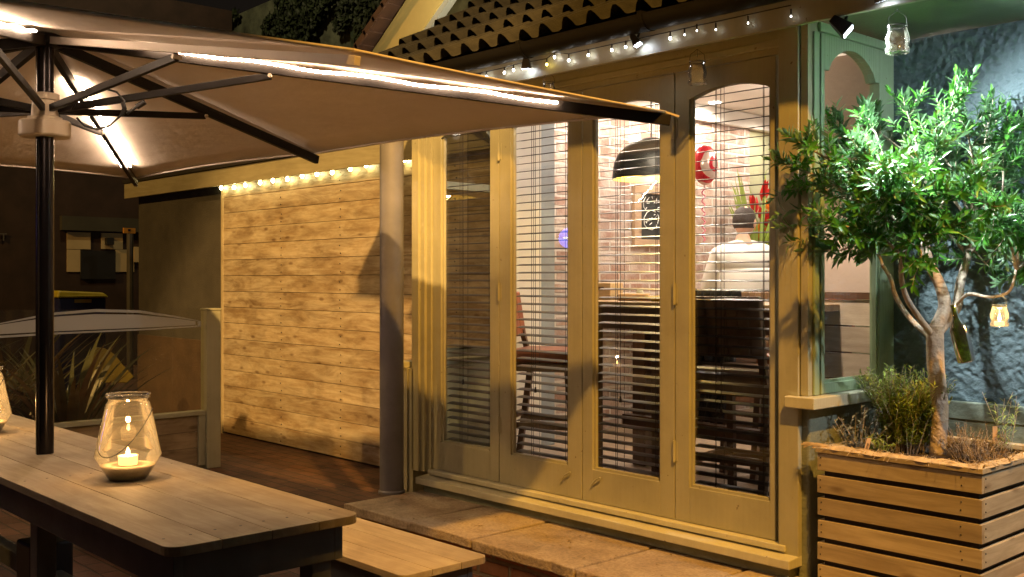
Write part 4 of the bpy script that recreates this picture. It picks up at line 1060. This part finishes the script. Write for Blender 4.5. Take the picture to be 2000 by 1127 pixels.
# wall counter behind
wc = thing('wall_counter', (-4.98, 6.5, FLR), 'narrow oak counter along the whitewashed brick wall', 'counter')
mb = MB(); mb.box(XB+.002, -4.74, 5.6, 7.75, EYE-.16, EYE-.125); mb.build('worktop', wood('oak_counter', (.30, .18, .08), (.48, .32, .16), 1, .35, .3), wc, bevel=.004)
for Y in (5.7, 6.65, 7.6): mb = MB(); mb.box(-4.86, -4.80, Y-.03, Y+.03, FLR, EYE-.161); mb.build('leg', M['oakdark'], wc)
def stool(loc, rot, label, mat):
    t = thing('bar_stool', loc, label, 'stool', 'leather bar stools inside'); L = Vector(loc)
    def P(a, b, c): return L+Vector((a, b, c))
    mb = MB(); mb.hexa([P(-.20, -.20, .62), P(.20, -.20, .62), P(.20, .20, .62), P(-.20, .20, .62), P(-.20, -.19, .70), P(.20, -.19, .70), P(.20, .20, .70), P(-.20, .20, .70)])
    mb.build('seat', mat, t, bevel=.025)
    mb = MB(); n = 8      # curved padded back at +Y side, leaning outward
    for k in range(n):
        def cv_(i, z, o): 
            a = (i/n-.5)*2; return P(a*.205, .20-.035*(1-a*a)*-1+o+(z-.70)*.16, z)
        z0, z1 = .76, 1.04
        mb.hexa([cv_(k, z0, 0), cv_(k+1, z0, 0), cv_(k+1, z0, .045), cv_(k, z0, .045), cv_(k, z1, 0), cv_(k+1, z1, 0), cv_(k+1, z1, .045), cv_(k, z1, .045)])
    mb.build('backrest', mat, t, bevel=.006)
    for sx in (-1, 1):
        mb = MB(); mb.bar(P(sx*.185, .17, .62), P(sx*.20, .26, .0), .035, .035, (0, 1, 0)); mb.bar(P(sx*.185, .185, .62), P(sx*.185, .235, .80), .032, .03, (0, 1, 0)); mb.build('leg', M['oakdark'], t)
        mb = MB(); mb.bar(P(sx*.18, -.17, .62), P(sx*.195, -.22, .0), .035, .035, (0, 1, 0)); mb.build('leg', M['oakdark'], t)
    mb = MB(); mb.bar(P(-.19, -.2, .22), P(.19, -.2, .22), .025, .035); mb.bar(P(-.195, .235, .28), P(.195, .235, .28), .025, .035)
    mb.bar(P(-.192, -.19, .25), P(-.192, .23, .25), .025, .035); mb.bar(P(.192, -.19, .25), P(.192, .23, .25), .025, .035)
    mb.box(L.x-.185, L.x+.185, L.y-.185, L.y+.185, L.z+.57, L.z+.619); mb.build('stretcher', M['oakdark'], t)
    t.rotation_euler = (0, 0, rot); return t
stool((-4.57, 4.52, FLR), R(118), 'tan leather bar stool at the left end of the bar table', M['leather'])
stool((-2.98, 4.30, FLR), R(188), 'dark brown leather bar stool with its back to the rightmost door', M['leatherdark'])
stool((-3.25, 5.22, FLR), R(10), 'tan leather bar stool on the far side of the bar table', M['leather'])
stool((-4.48, 6.42, FLR), R(215), 'dark leather bar stool under the man in the white shirt', M['leatherdark'])
stool((-3.83, 5.28, FLR), R(-6), 'bar stool beyond the table with a black jacket on it', M['leatherdark'])
# jacket draped
t = thing('black_jacket', (-3.83, 5.5, FLR+.9), 'black jacket hung over the back of a bar stool, seen under the tabletop', 'jacket')
mb = MB(); n = 10
for i in range(n):
    for j in range(12):
        def f(i_, j_):
            a = i_/n*2-1; z = FLR+1.06-j_*.065; wv = .02*math.sin(a*7+j_*.6); s1 = .21+.04*math.sin(j_*.3)
            return Vector((-3.83+a*s1*(1-.25*max(0, j_-7)/5), 5.14-.04*math.cos(a*1.5)+wv-.01*j_ if j_ < 9 else 5.05+wv, z))
        mb.quad(f(i, j), f(i+1, j), f(i+1, j+1), f(i, j+1))
o = mb.build('jacket_body', M['cloth'], t, True, fix=False); o.modifiers.new('s', 'SOLIDIFY').thickness = .03
# things on the bar table
p = at(1187, 580, 6.55); p.z = tz+.001
t = thing('wooden_box', p, 'small pale wooden box with a hand slot on the bar table', 'box')
mb = MB(); mb.box(p.x-.075, p.x+.075, p.y-.06, p.y+.06, p.z, p.z+.10); mb.build('box_body', wood('pale_crate', (.60, .42, .24), (.78, .58, .36), 0, .6, .2), t, bevel=.004)
mb = MB(); mb.box(p.x-.025, p.x+.025, p.y-.0615, p.y-.055, p.z+.060, p.z+.076); mb.build('hand_slot', M['oakdark'], t)
t = thing('menu_roll', at(1243, 578, 6.0), 'rolled tan leather menu lying on the bar table', 'menu'); p = t.location.copy(); p.z = tz+.022; t.location = p
mb = MB(); mb.tube([p+Vector((-.09, -.05, 0)), p+Vector((.06, .05, 0))], .021, 16); autosmooth(mb.build('roll', plain('tan_roll', (.50, .26, .09), .5), t))
mb = MB(); mb.tube([p+Vector((-.091, -.051, 0)), p+Vector((-.094, -.053, 0))], .014, 12); mb.build('end', M['oakdark'], t)
t = thing('salt_shaker', at(1250, 570, 6.1), 'small round cream shaker on the bar table', 'shaker'); p = t.location.copy(); p.z = tz; t.location = p
mb = MB(); mb.lathe([(.022, 0), (.025, .02), (.022, .05), (.012, .064), (.001, .068)], p, 16); mb.build('shaker_body', plain('cream_ceramic', (.7, .68, .5), .3), t, True)
t = thing('yellow_dish', at(1283, 574, 5.9), 'shallow yellow dish on the bar table', 'dish'); p = t.location.copy(); p.z = tz; t.location = p
mb = MB(); mb.lathe([(.03, 0), (.07, .028), (.068, .030), (.03, .006), (.001, .006)], p, 20); mb.build('dish_body', plain('yellow_glaze', (.75, .50, .06), .25), t, True)
# pendant lamp
pl = at(1272, 350, 6.35); t = thing('pendant_lamp', pl, 'black dome pendant lamp with a yellow inside over the bar table', 'lamp'); rr = .235
mb = MB(); prof = [(rr, 0), (rr*.985, .05)]+[(rr*.98*math.cos(a), .05+.20*math.sin(a)) for a in [R(15), R(30), R(45), R(58), R(70), R(80), R(87)]]
mb.lathe(prof, pl, 40, False); o = autosmooth(mb.build('shade', M['dark'], t), 50)
mb = MB(); mb.lathe([(r*.975, z-.004 if z > .06 else z+.001) for r, z in prof], pl, 40, False)
ym, ynt, yb = new_mat('yellow_enamel'); yb.inputs['Base Color'].default_value = (.95, .75, .18, 1); yb.inputs['Roughness'].default_value = .4
autosmooth(mb.build('shade_lining', ym, t), 50)
mb = MB(); mb.ball(pl+Vector((0, 0, .10)), .045, 14); mb.build('bulb', emit('pendant_bulb', (1, .75, .35), 22), t, True)
mb = MB(); mb.tube([pl+Vector((0, 0, .245)), Vector((pl.x, pl.y, CE))], .005, 6); mb.build('cord', M['dark'], t)
lamp('pendant_light', 'POINT', pl+Vector((0, 0, .03)), 16, (1, .76, .36), .04)
# chalkboard on the brick wall
cy0, cy1, cz0, cz1 = 6.13, 6.82, EYE+.245, EYE+.72
t = thing('chalkboard', (XB+.02, (cy0+cy1)/2, cz0), 'framed chalkboard with white chalk drawings hung on the brick wall', 'chalkboard')
mb = MB(); fw = .06
mb.box(XB+.003, XB+.035, cy0, cy1, cz0, cz0+fw); mb.box(XB+.003, XB+.035, cy0, cy1, cz1-fw, cz1); mb.box(XB+.003, XB+.035, cy0, cy0+fw*1.3, cz0+fw+.001, cz1-fw-.001); mb.box(XB+.003, XB+.035, cy1-fw*1.3, cy1, cz0+fw+.001, cz1-fw-.001)
mb.build('frame', wood('board_frame', (.45, .30, .18), (.62, .45, .30), 1), t, bevel=.003)
mb = MB(); mb.box(XB+.003, XB+.015, cy0+fw, cy1-fw, cz0+fw, cz1-fw); mb.build('slate', plain('slate', (.03, .032, .03), .8, .3), t)
mb = MB(); X = XB+.0175
def st_(pts): mb.tube([(X, *atX(a, b, X)[1:]) for a, b in pts], .0028, 5)
sx = lambda x: 1220+x/7.51; sy = lambda y: 340+y/7.51
st_([(sx(x), sy(y)) for x, y in [(460, 560), (390, 530), (330, 560), (285, 640), (290, 740), (340, 800), (400, 818), (460, 780), (490, 700), (500, 630), (480, 590)]])
st_([(sx(x), sy(y)) for x, y in [(305, 690), (320, 720), (335, 670), (355, 690), (370, 650), (385, 680), (400, 640), (415, 660)]])
st_([(sx(x), sy(y)) for x, y in [(430, 600), (455, 590), (462, 620), (448, 650)]]); st_([(sx(x), sy(y)) for x, y in [(365, 745), (400, 715)]])
st_([(sx(x), sy(y)) for x, y in [(310, 335), (275, 400), (280, 480), (305, 525), (325, 490)]]); st_([(sx(x), sy(y)) for x, y in [(360, 340), (325, 390), (330, 430), (365, 425)]])
st_([(sx(x), sy(y)) for x, y in [(400, 330), (410, 360)]]); st_([(sx(x), sy(y)) for x, y in [(430, 430), (480, 340), (455, 430), (510, 410)]])
st_([(sx(x), sy(y)) for x, y in [(510, 490), (480, 500), (478, 545), (512, 555)]]); st_([(sx(x), sy(y)) for x, y in [(260, 165), (300, 145), (330, 200), (290, 270)]]); st_([(sx(x), sy(y)) for x, y in [(470, 200), (495, 290)]])
mb.build('chalk_lettering', plain('chalk', (.85, .85, .82), .9, .05), t)
# balloon
bc = at(1377, 322, 7.2); t = thing('foil_balloon', bc, 'red and white foil balloon floating before the brick wall', 'balloon')
bm_, bnt, bb = new_mat('striped_foil'); wv = N(bnt, 'ShaderNodeTexWave', wave_type='RINGS'); wv.inputs['Scale'].default_value = 4.2; wv.inputs['Distortion'].default_value = 2.5
bnt.links.new(coords(bnt, (1, 1, 1)), wv.inputs['Vector']); bnt.links.new(ramp(bnt, wv.outputs['Fac'], [(.62, (.72, .56, .50)), (.70, (.62, .03, .05))]), bb.inputs['Base Color'])
bb.inputs['Metallic'].default_value = .35; bb.inputs['Roughness'].default_value = .22
mb = MB(); mb.ball(bc, .12, 24, (.68, .78, 1.15)); mb.build('foil', bm_, t, True)
mb = MB(); mb.lathe([(.012, -.155), (.004, -.135)], bc, 8); mb.build('neck', bm_, t)
mb = MB(); pts = [bc+Vector((.012*math.sin(k*1.3)-.012, .012*math.cos(k*1.3), -.15-k*.012)) for k in range(32)]; mb.tube(pts, .0045, 5); mb.build('curly_ribbon', plain('pink_ribbon', (.75, .18, .28), .4), t)
# flowers
vb = Vector((-4.98, 7.34, EYE-.124)); t = thing('flower_arrangement', vb, 'tall vase of red and orange tropical flowers on the wall counter', 'flowers')
mb = MB(); mb.lathe([(.045, 0), (.06, .05), (.05, .14), (.035, .20), (.04, .22)], vb, 20); mb.build('vase', plain('dark_vase', (.05, .04, .04), .3), t, True)
gl = MB(); rd = MB(); og = MB()
for k in range(34):
    a = random.uniform(0, 6.28); sp = random.uniform(.05, .30); p0 = vb+Vector((0, 0, .2)); d = Vector((math.cos(a)*sp, math.sin(a)*sp, random.uniform(.35, .85)))
    gl.leaf(p0, d, Vector((math.sin(a), -math.cos(a), .2)), d.length*random.uniform(.8, 1.1), random.uniform(.03, .055), random.random())
for (x, y, L, dx, c) in ((1487, 385, .2, .10, 'r'), (1478, 408, .17, -.06, 'r'), (1489, 425, .12, .0, 'r'), (1498, 440, .15, .02, 'r'), (1478, 455, .14, -.04, 'o'), (1492, 462, .14, .05, 'o'), (1504, 405, .16, .03, 'o'), (1485, 470, .12, 0, 'o'), (1497, 425, .14, -.05, 'r')):
    p0 = at(x, y+8, 8.7); m_ = rd if c == 'r' else og
    for q in range(6): m_.leaf(p0, Vector((dx+random.uniform(-.12, .12), random.uniform(-.15, .15), .28)), Vector((VX, VY, 0)), L*random.uniform(.6, 1.1), .045, random.random())
gl.build('foliage', M['herb'], t, True, fix=False); rd.build('red_bracts', leafmat('red_bract', (.65, .02, .02), (.80, .06, .03), (.5, .02, .02)), t, True, fix=False); og.build('orange_bracts', leafmat('orange_bract', (.85, .22, .02), (.9, .35, .03), (.7, .2, .02)), t, True, fix=False)
# man in white shirt
def skin_mesh(name, joints, edges, mat, parent, sub=2, origin=None):
    me = bpy.data.meshes.new(name); off = parent_world(parent); me.from_pydata([tuple(Vector(j[0])-off) for j in joints], edges, [])
    o = bpy.data.objects.new(name, me); C.objects.link(o); o.parent = parent; me.materials.append(mat)
    o.modifiers.new('skin', 'SKIN'); me.skin_vertices or None
    for i, j in enumerate(joints):
        r_ = j[1]; me.skin_vertices[0].data[i].radius = r_ if isinstance(r_, tuple) else (r_, r_)
    me.skin_vertices[0].data[0].use_root = True
    s = o.modifiers.new('sub', 'SUBSURF'); s.levels = sub; s.render_levels = sub
    o.modifiers['skin'].use_smooth_shade = True
    return o
mp_ = Vector((-4.45, 6.38, FLR)); t = thing('person', mp_, 'person in a white shirt seen from behind, seated at the wall counter', 'person')
fw_ = Vector((VX, VY, 0)).normalized(); rt_ = Vector((.678, .735, 0)).normalized()
def H(r, f, z): return mp_+rt_*r+fw_*f+Vector((0, 0, z))
hz_ = .73
body = [(H(0, -.02, .78), (.15, .12)), (H(0, -.01, 1.0), (.14, .10)), (H(0, .02, 1.2), (.165, .105)), (H(.0, .03, 1.31), (.12, .085)), (H(0, .05, 1.39), .055), (H(.01, .07, 1.46), .055),
        (H(-.17, .03, 1.27), .062), (H(-.235, .10, 1.04), .045), (H(-.17, .30, .99), .036), (H(-.14, .36, .99), .03),
        (H(.17, .03, 1.27), .062), (H(.25, .10, 1.04), .045), (H(.16, .28, .99), .036), (H(.13, .34, .99), .03),
        (H(-.09, .02, .76), .09), (H(-.12, .40, .72), .07), (H(-.12, .38, .30), .05), (H(-.12, .42, .24), .045),
        (H(.09, .02, .76), .09), (H(.12, .40, .72), .07), (H(.12, .38, .30), .05), (H(.12, .42, .24), .045)]
be = [(0, 1), (1, 2), (2, 3), (3, 4), (4, 5), (3, 6), (6, 7), (7, 8), (8, 9), (3, 10), (10, 11), (11, 12), (12, 13), (0, 14), (14, 15), (15, 16), (16, 17), (0, 18), (18, 19), (19, 20), (20, 21)]
skin_mesh('body', body, be, M['skin'], t)
sh = [(b[0], tuple(k*1.22+.022 for k in b[1]) if isinstance(b[1], tuple) else b[1]+.03) for b in body[:4]]+[(H(0, .05, 1.415), .07)]+[(b[0], b[1]*1.2+.02) for b in (body[6], body[7], body[8])]+[(b[0], b[1]*1.2+.02) for b in (body[10], body[11], body[12])]
skin_mesh('shirt', sh, [(0, 1), (1, 2), (2, 3), (3, 4), (3, 5), (5, 6), (6, 7), (3, 8), (8, 9), (9, 10)], M['shirt'], t)
tr = [(b[0], (b[1]+.012 if not isinstance(b[1], tuple) else tuple(k+.02 for k in b[1]))) for b in (body[0], body[14], body[15], body[16], body[18], body[19], body[20])]
skin_mesh('trousers', tr, [(0, 1), (1, 2), (2, 3), (0, 4), (4, 5), (5, 6)], M['trouser'], t)
# head, turned a little to the right
hc = H(.02, .085, 1.535); hd_ = (fw_+rt_*.7).normalized(); hs = Vector((hd_.y, -hd_.x, 0))
def head_mesh(name, mat, grow, clip=None):
    bm = bmesh.new(); bmesh.ops.create_uvsphere(bm, u_segments=24, v_segments=16, radius=1)
    off = parent_world(t)
    for v in list(bm.verts):
        x, y, z = v.co     # x side, y front
        yy = y*(.098+grow); xx = x*(.076+grow); zz = z*(.115+grow)
        if z < 0: xx *= 1-.28*(-z)**1.5; yy = yy*(1-.15*(-z))+.012*(-z)
        if y > .8 and abs(x) < .3 and -.35 < z < .15 and grow == 0: yy += .018*(1-abs(x)/.3)
        if grow == 0 and y > .6 and .12 < abs(x) < .55 and 0 < z < .25: yy -= .008
        v.co = hc-off+hs*xx+hd_*yy+Vector((0, 0, zz))
        v.tag = bool(clip and clip(x, y, z))
    if clip: bmesh.ops.delete(bm, geom=[v for v in bm.verts if v.tag], context='VERTS')
    me = bpy.data.meshes.new(name); bm.to_mesh(me); bm.free(); me.materials.append(mat); me.polygons.foreach_set('use_smooth', [True]*len(me.polygons))
    o = bpy.data.objects.new(name, me); C.objects.link(o); o.parent = t; return o
head_mesh('head', M['skin'], 0); head_mesh('hair', M['hair'], .007, lambda x, y, z: (y > .45 and z < .75) or (y > .05 and z < .05) or z < -.55 or (z > .80 and -.3 < y < .2 and abs(x) < .35))
mb = MB()
for sg in (-1, 1): mb.ball(hc+hs*sg*.078+Vector((0, 0, -.01)), .03, 10, (.4, .7, 1))
mb.build('ears', M['skin'], t, True)
mb = MB()   # left hand on the counter: palm, four curled fingers and a thumb
hp = H(-.125, .385, .992)
mb.ball(hp+fw_*.02, .036, 10, (.9, 1.1, .5))
for q in range(4):
    o0 = hp+fw_*.05+rt_*(-.024+.016*q); mb.tube([o0, o0+fw_*.03+Vector((0, 0, .004)), o0+fw_*.052+Vector((0, 0, -.008))], [.009, .0085, .007], 7)
mb.tube([hp+rt_*.03, hp+rt_*.05+fw_*.025, hp+rt_*.045+fw_*.05], [.010, .009, .007], 7); mb.build('hand', M['skin'], t, True)
# ================================================================== BACKGROUND LEFT
bgx = -18.0
fb = thing('street_building', (bgx-1, 5, 0), 'dark street front beyond the screen with pale wall panels round a black window', 'building')
dkwall = plain('dark_brick_front', (.036, .019, .013), .9, .3, 3); gw = plain('dim_grey_wall', (.05, .045, .03), .9, .2, 2)
mb = MB(); mb.box(bgx-3, bgx, -14, 9.5, 0, 6.5); mb.build('wall', dkwall, fb)
a = atX(118, 455, bgx+.03); b_ = atX(276, 400, bgx+.03); mb = MB(); mb.box(bgx, bgx+.10, a.y, b_.y, atX(200, 452, bgx).z, atX(200, 425, bgx).z); mb.build('shop_fascia', gw, fb)
pw = plain('pale_front_panel', (.50, .38, .20), .9, .12, 2)
def pan(x0, y0, x1, y1, mat, name, d=.02):
    A = atX(x0, y0, bgx+d); Q = atX(x1, y1, bgx+d); mb = MB(); mb.box(bgx+.001, bgx+d, A.y, Q.y, Q.z, A.z); return mb.build(name, mat, fb)
pan(131, 453, 177, 487, pw, 'pale_panel'); pan(198, 455, 240, 487, pw, 'pale_panel'); pan(131, 487.2, 157, 531, pw, 'pale_panel'); pan(226, 487.2, 262, 531, pw, 'pale_panel')
wn = pan(158, 489, 226, 545, M['dark'], 'window', .05)
pan(209, 464, 223, 478, M['dark'], 'wall_lamp', .12); pan(262, 482, 274, 512, pw, 'window', .06)
o = text_mesh('OUT', .17, .01, plain('pale_letters', (.10, .09, .08), .8), fb)
q = atX(-34, 469, bgx+.03); o.rotation_euler = (R(90), 0, R(90)); o.location = q-parent_world(fb)
# parking sign post
sp_ = atX(254, 600, -15.5); t = thing('sign_post', (sp_.x, sp_.y, 0), 'thin grey post with a small orange sign at the corner of the annexe', 'sign')
zt = atX(254, 446, -15.5).z
mb = MB(); mb.tube([(sp_.x, sp_.y, 0), (sp_.x, sp_.y, zt)], .05, 10); mb.build('post', plain('post_grey', (.09, .08, .06), .5), t)
A = atX(241, 445, -15.4); Q = atX(264, 456, -15.4); mb = MB(); mb.box(-15.42, -15.39, A.y, Q.y, Q.z, A.z); mb.build('sign_panel', plain('orange_sign', (.85, .35, .03), .5), t)
mb = MB(); c = atX(253, 449.5, -15.38); mb.box(-15.389, -15.385, c.y-.02, c.y+.02, c.z-.015, c.z+.015); mb.build('sign_mark', M['dark'], t)
# blue container with yellow lid
X = -13.5; A = atX(110, 566, X); Q = atX(212, 606, X); t = thing('blue_bin', (X-.3, (A.y+Q.y)/2, 0), 'dark blue container with a yellow rimmed top behind the glass screen', 'container')
mb = MB(); mb.box(X-.6, X, A.y+.03, Q.y-.03, 0.05, A.z-.10); mb.build('tub', plain('blue_plastic', (.01, .012, .07), .4), t, bevel=.02)
mb = MB(); mb.hexa([(X-.66, A.y, A.z-.10), (X+.04, A.y, A.z-.10), (X+.04, Q.y, A.z-.10), (X-.66, Q.y, A.z-.10), (X-.6, A.y+.03, A.z-.01), (X, A.y+.03, A.z-.01), (X, Q.y-.06, A.z-.04), (X-.6, Q.y-.06, A.z-.04)]); mb.build('lid', plain('yellow_lid', (.42, .34, .02), .4), t, bevel=.02)
A = atX(145, 585, X); Q = atX(178, 591, X); mb = MB(); mb.box(X, X+.012, A.y, Q.y, Q.z, A.z); mb.build('badge', plain('yellow_badge', (.40, .27, .02), .5), t)
# yellow curved panel among the plants
X = -10.6; t = thing('yellow_board', atX(215, 745, X), 'curved yellow board lying behind the strappy plants', 'board')
ol = [(180, 690), (188, 678), (205, 680), (225, 692), (240, 712), (262, 735), (250, 748), (205, 748), (182, 745)]
mb = MB(); P = [(atX(x, y, X).y, atX(x, y, X).z) for x, y in ol]; mb.prism(P, lambda a, z, c: (c, a, z), X-.08, X); mb.build('board_body', plain('yellow_gloss', (.12, .092, .010), .5, .35, 4), t, bevel=.01)
# phormium clumps behind the screen
def strappy(base, n, h, label):
    t = thing('strappy_plant', base, label, 'plant', 'strappy leaved plants behind the glass screen'); b = MB(); base = Vector(base)
    for k in range(n):
        a = random.uniform(0, 6.28); sp = random.uniform(.08, .55); L = h*random.uniform(.6, 1.05); p = base+Vector((math.cos(a)*.05, math.sin(a)*.05, 0)); d = Vector((math.cos(a)*sp, math.sin(a)*sp, 1)).normalized()
        side = Vector((-math.sin(a), math.cos(a), 0)); wd = random.uniform(.024, .042); b.tone = random.random(); pl_ = None
        for s_ in range(9):
            q = s_/8; w_ = wd*(1-q**2.5)*(.6+.4*min(1, q*4)); L_, R_ = p-side*w_, p+side*w_
            if pl_: b.quad(pl_[0], pl_[1], R_+Vector((0, 0, 0)), L_)
            pl_ = (L_, R_); p = p+d*L/8; d = (d+Vector((math.cos(a)*.09, math.sin(a)*.09, -.10*q*(1+sp)))).normalized()
    b.build('leaves', M['phorm'], t, fix=False); mb = MB(); mb.tube([base, base+Vector((0, 0, .12))], .07, 8); mb.build('crown_base', M['phorm'], t)
strappy((-8.45, 3.05, 0), 60, 1.25, 'strappy plant nearest the screen post, its leaves arching toward the boarded wall')
strappy((-8.75, 2.35, 0), 60, 1.3, 'strappy plant in the middle of the row behind the glass screen')
strappy((-8.55, 1.75, 0), 50, 1.35, 'strappy plant behind the parasol pole')
strappy((-9.9, 2.2, 0), 60, 1.4, 'strappy plant behind the others beside the blue container')
strappy((-9.4, 2.9, 0), 60, 1.45, 'darker strappy plant standing furthest behind the glass screen')
# lit blue arrow sign across the street, out of frame: the door glass mirrors it
h = Vector((-3.80, 3.88, EYE+.21)); dd = Vector((-.70, -.715, .039)); c = h+dd*10
t = thing('arrow_sign', (c.x, c.y, 0), 'round lit blue sign with a white arrow, mirrored in the second door pane', 'sign')
mb = MB(); mb.tube([(c.x-.05, c.y-.05, 0), (c.x-.05, c.y-.05, c.z)], .03, 8); mb.build('post', M['dark'], t)
nv = Vector((.70, .715, 0)).normalized(); mb = MB(); mb.lathe([(.15, 0), (.15, .02)], c, 28, True, True, nv); mb.build('sign_disc', emit('lit_blue', (.03, .10, 1), 14), t)
sv = nv.cross(Vector((0, 0, 1))); mb = MB(); a = c+nv*.024
mb.bar(a-sv*.08, a+sv*.08, .005, .03); mb.bar(a+sv*.08, a+sv*.02+Vector((0, 0, .06)), .005, .03); mb.bar(a+sv*.08, a+sv*.02-Vector((0, 0, .06)), .005, .03); mb.build('arrow', emit('lit_white', (.8, .9, 1), 14), t)
# ================================================================== UPPER BACKGROUND
# ivy covered neighbouring gable
YG = 10.0; g1 = atY(432, 42, YG); g2 = atY(530, 0, YG)
sl = (g2.z-g1.z)/(g2.x-g1.x)
t = thing('neighbouring_house', ((g1.x-10)/2, YG+1, 0), 'mossy rendered side wall of a neighbouring house rising behind the parasol', 'building')
mb = MB(); poly = [(g1.x, 0), (-6.5, 0), (-6.5, g1.z+sl*3.6), (g1.x+3.6, g1.z+sl*3.6), (g1.x, g1.z)]
mb.prism(poly, mapY, YG, YG+3); mb.build('wall', plain('mossy_render', (.085, .092, .06), .95, .6, 3.5, bmp=.02, bscale=9), t)
mb = MB(); mb.box(-14.7, -14.6, YG-.09, YG-.002, 0, g1.z+2); mb.build('drainpipe', plain('green_pipe', (.02, .035, .02), .6), t)
iv = MB(); cnt = 0
while cnt < 5200:
    X = random.uniform(g1.x, -13); Z = random.uniform(4.5, 8.4)
    if Z > g1.z+sl*(X-g1.x): continue
    if noise.noise(Vector((X*.62, Z*.75, 2.2)))+.45*noise.noise(Vector((X*2.1, Z*2.1, 9)))+.10*(Z-6) < .06: continue
    a = random.uniform(0, 6.28); iv.leaf((X, YG-.05-.12*random.random(), Z), (math.cos(a), -.3, math.sin(a)-.5), (0, -1, .5), random.uniform(.07, .13), .08, random.random()); cnt += 1
tag(iv.build('ivy', M['ivy'], None, fix=False), 'dark ivy growing in patches over the mossy gable wall', 'ivy')
# main house gable behind the bay roof
YH = 5.75; a0 = atY(735, 106, YH); a1 = atY(805, 0, YH); s2 = (a1.z-a0.z)/(a1.x-a0.x)
t = thing('main_house', (-4, YH+2, 0), 'yellow painted gable end with a tiled verge above the bay roof', 'building')
xr = -1.5; b0_ = atY(851, 39, YH); o_ = a0.x-.4; 
mb = MB(); zl_ = a0.z-s2*.4
# yellow band
w_y = (b0_.x-(a0.x+(b0_.z-a0.z)/s2))
mb.prism([(a0.x-.4, zl_), (a0.x-.4+w_y, zl_), (a0.x+6+w_y, zl_+s2*6.4), (a0.x+6, zl_+s2*6.4)], mapY, YH-.06, YH); mb.build('barge_wall', plain('ochre_paint', (.62, .45, .13), .7, .06), t)
mb = MB(); mb.prism([(a0.x-.4+w_y, zl_), (a0.x-.4+w_y+.09, zl_), (a0.x+6+w_y+.09, zl_+s2*6.4), (a0.x+6+w_y, zl_+s2*6.4)], mapY, YH-.05, YH+.02); mb.build('barge_trim', plain('grey_trim_paint', (.40, .38, .28), .6), t)
mb = MB(); mb.prism([(a0.x-.4+w_y+.095, zl_-.3), (2, zl_-.3), (2, 8), (a0.x+6+w_y, zl_+s2*6.4)], mapY, YH+.0, YH+.1); mb.build('gable_wall', plain('white_render', (.80, .78, .70), .8, .05), t)
mb = MB(); dx = Vector((1, 0, s2)).normalized(); up = Vector((-dx.z, 0, dx.x)); p = Vector((a0.x-.4, YH-.10, zl_))+up*.045
k = 0
while k < 34:
    mb.tone = random.random(); q = p+dx*k*.17; mb.bar(q+up*.022, q+dx*.20+up*(.004), .20, .022, up); mb.bar(q+up*-.015+Vector((0, -.13, 0)), q+dx*.20+up*-.03+Vector((0, -.13, 0)), .02, .06, up); k += 1
mb.build('verge_tiles', plain('brown_verge_tile', (.10, .045, .02), .8, .3), t)
lamp('gable_flood_light', 'SPOT', atY(930, -70, YH-.8), 150, (1, .95, .80), .05, atY(905, -10, YH), 80, .6)
sc.render.resolution_x = 1024; sc.render.resolution_y = 577
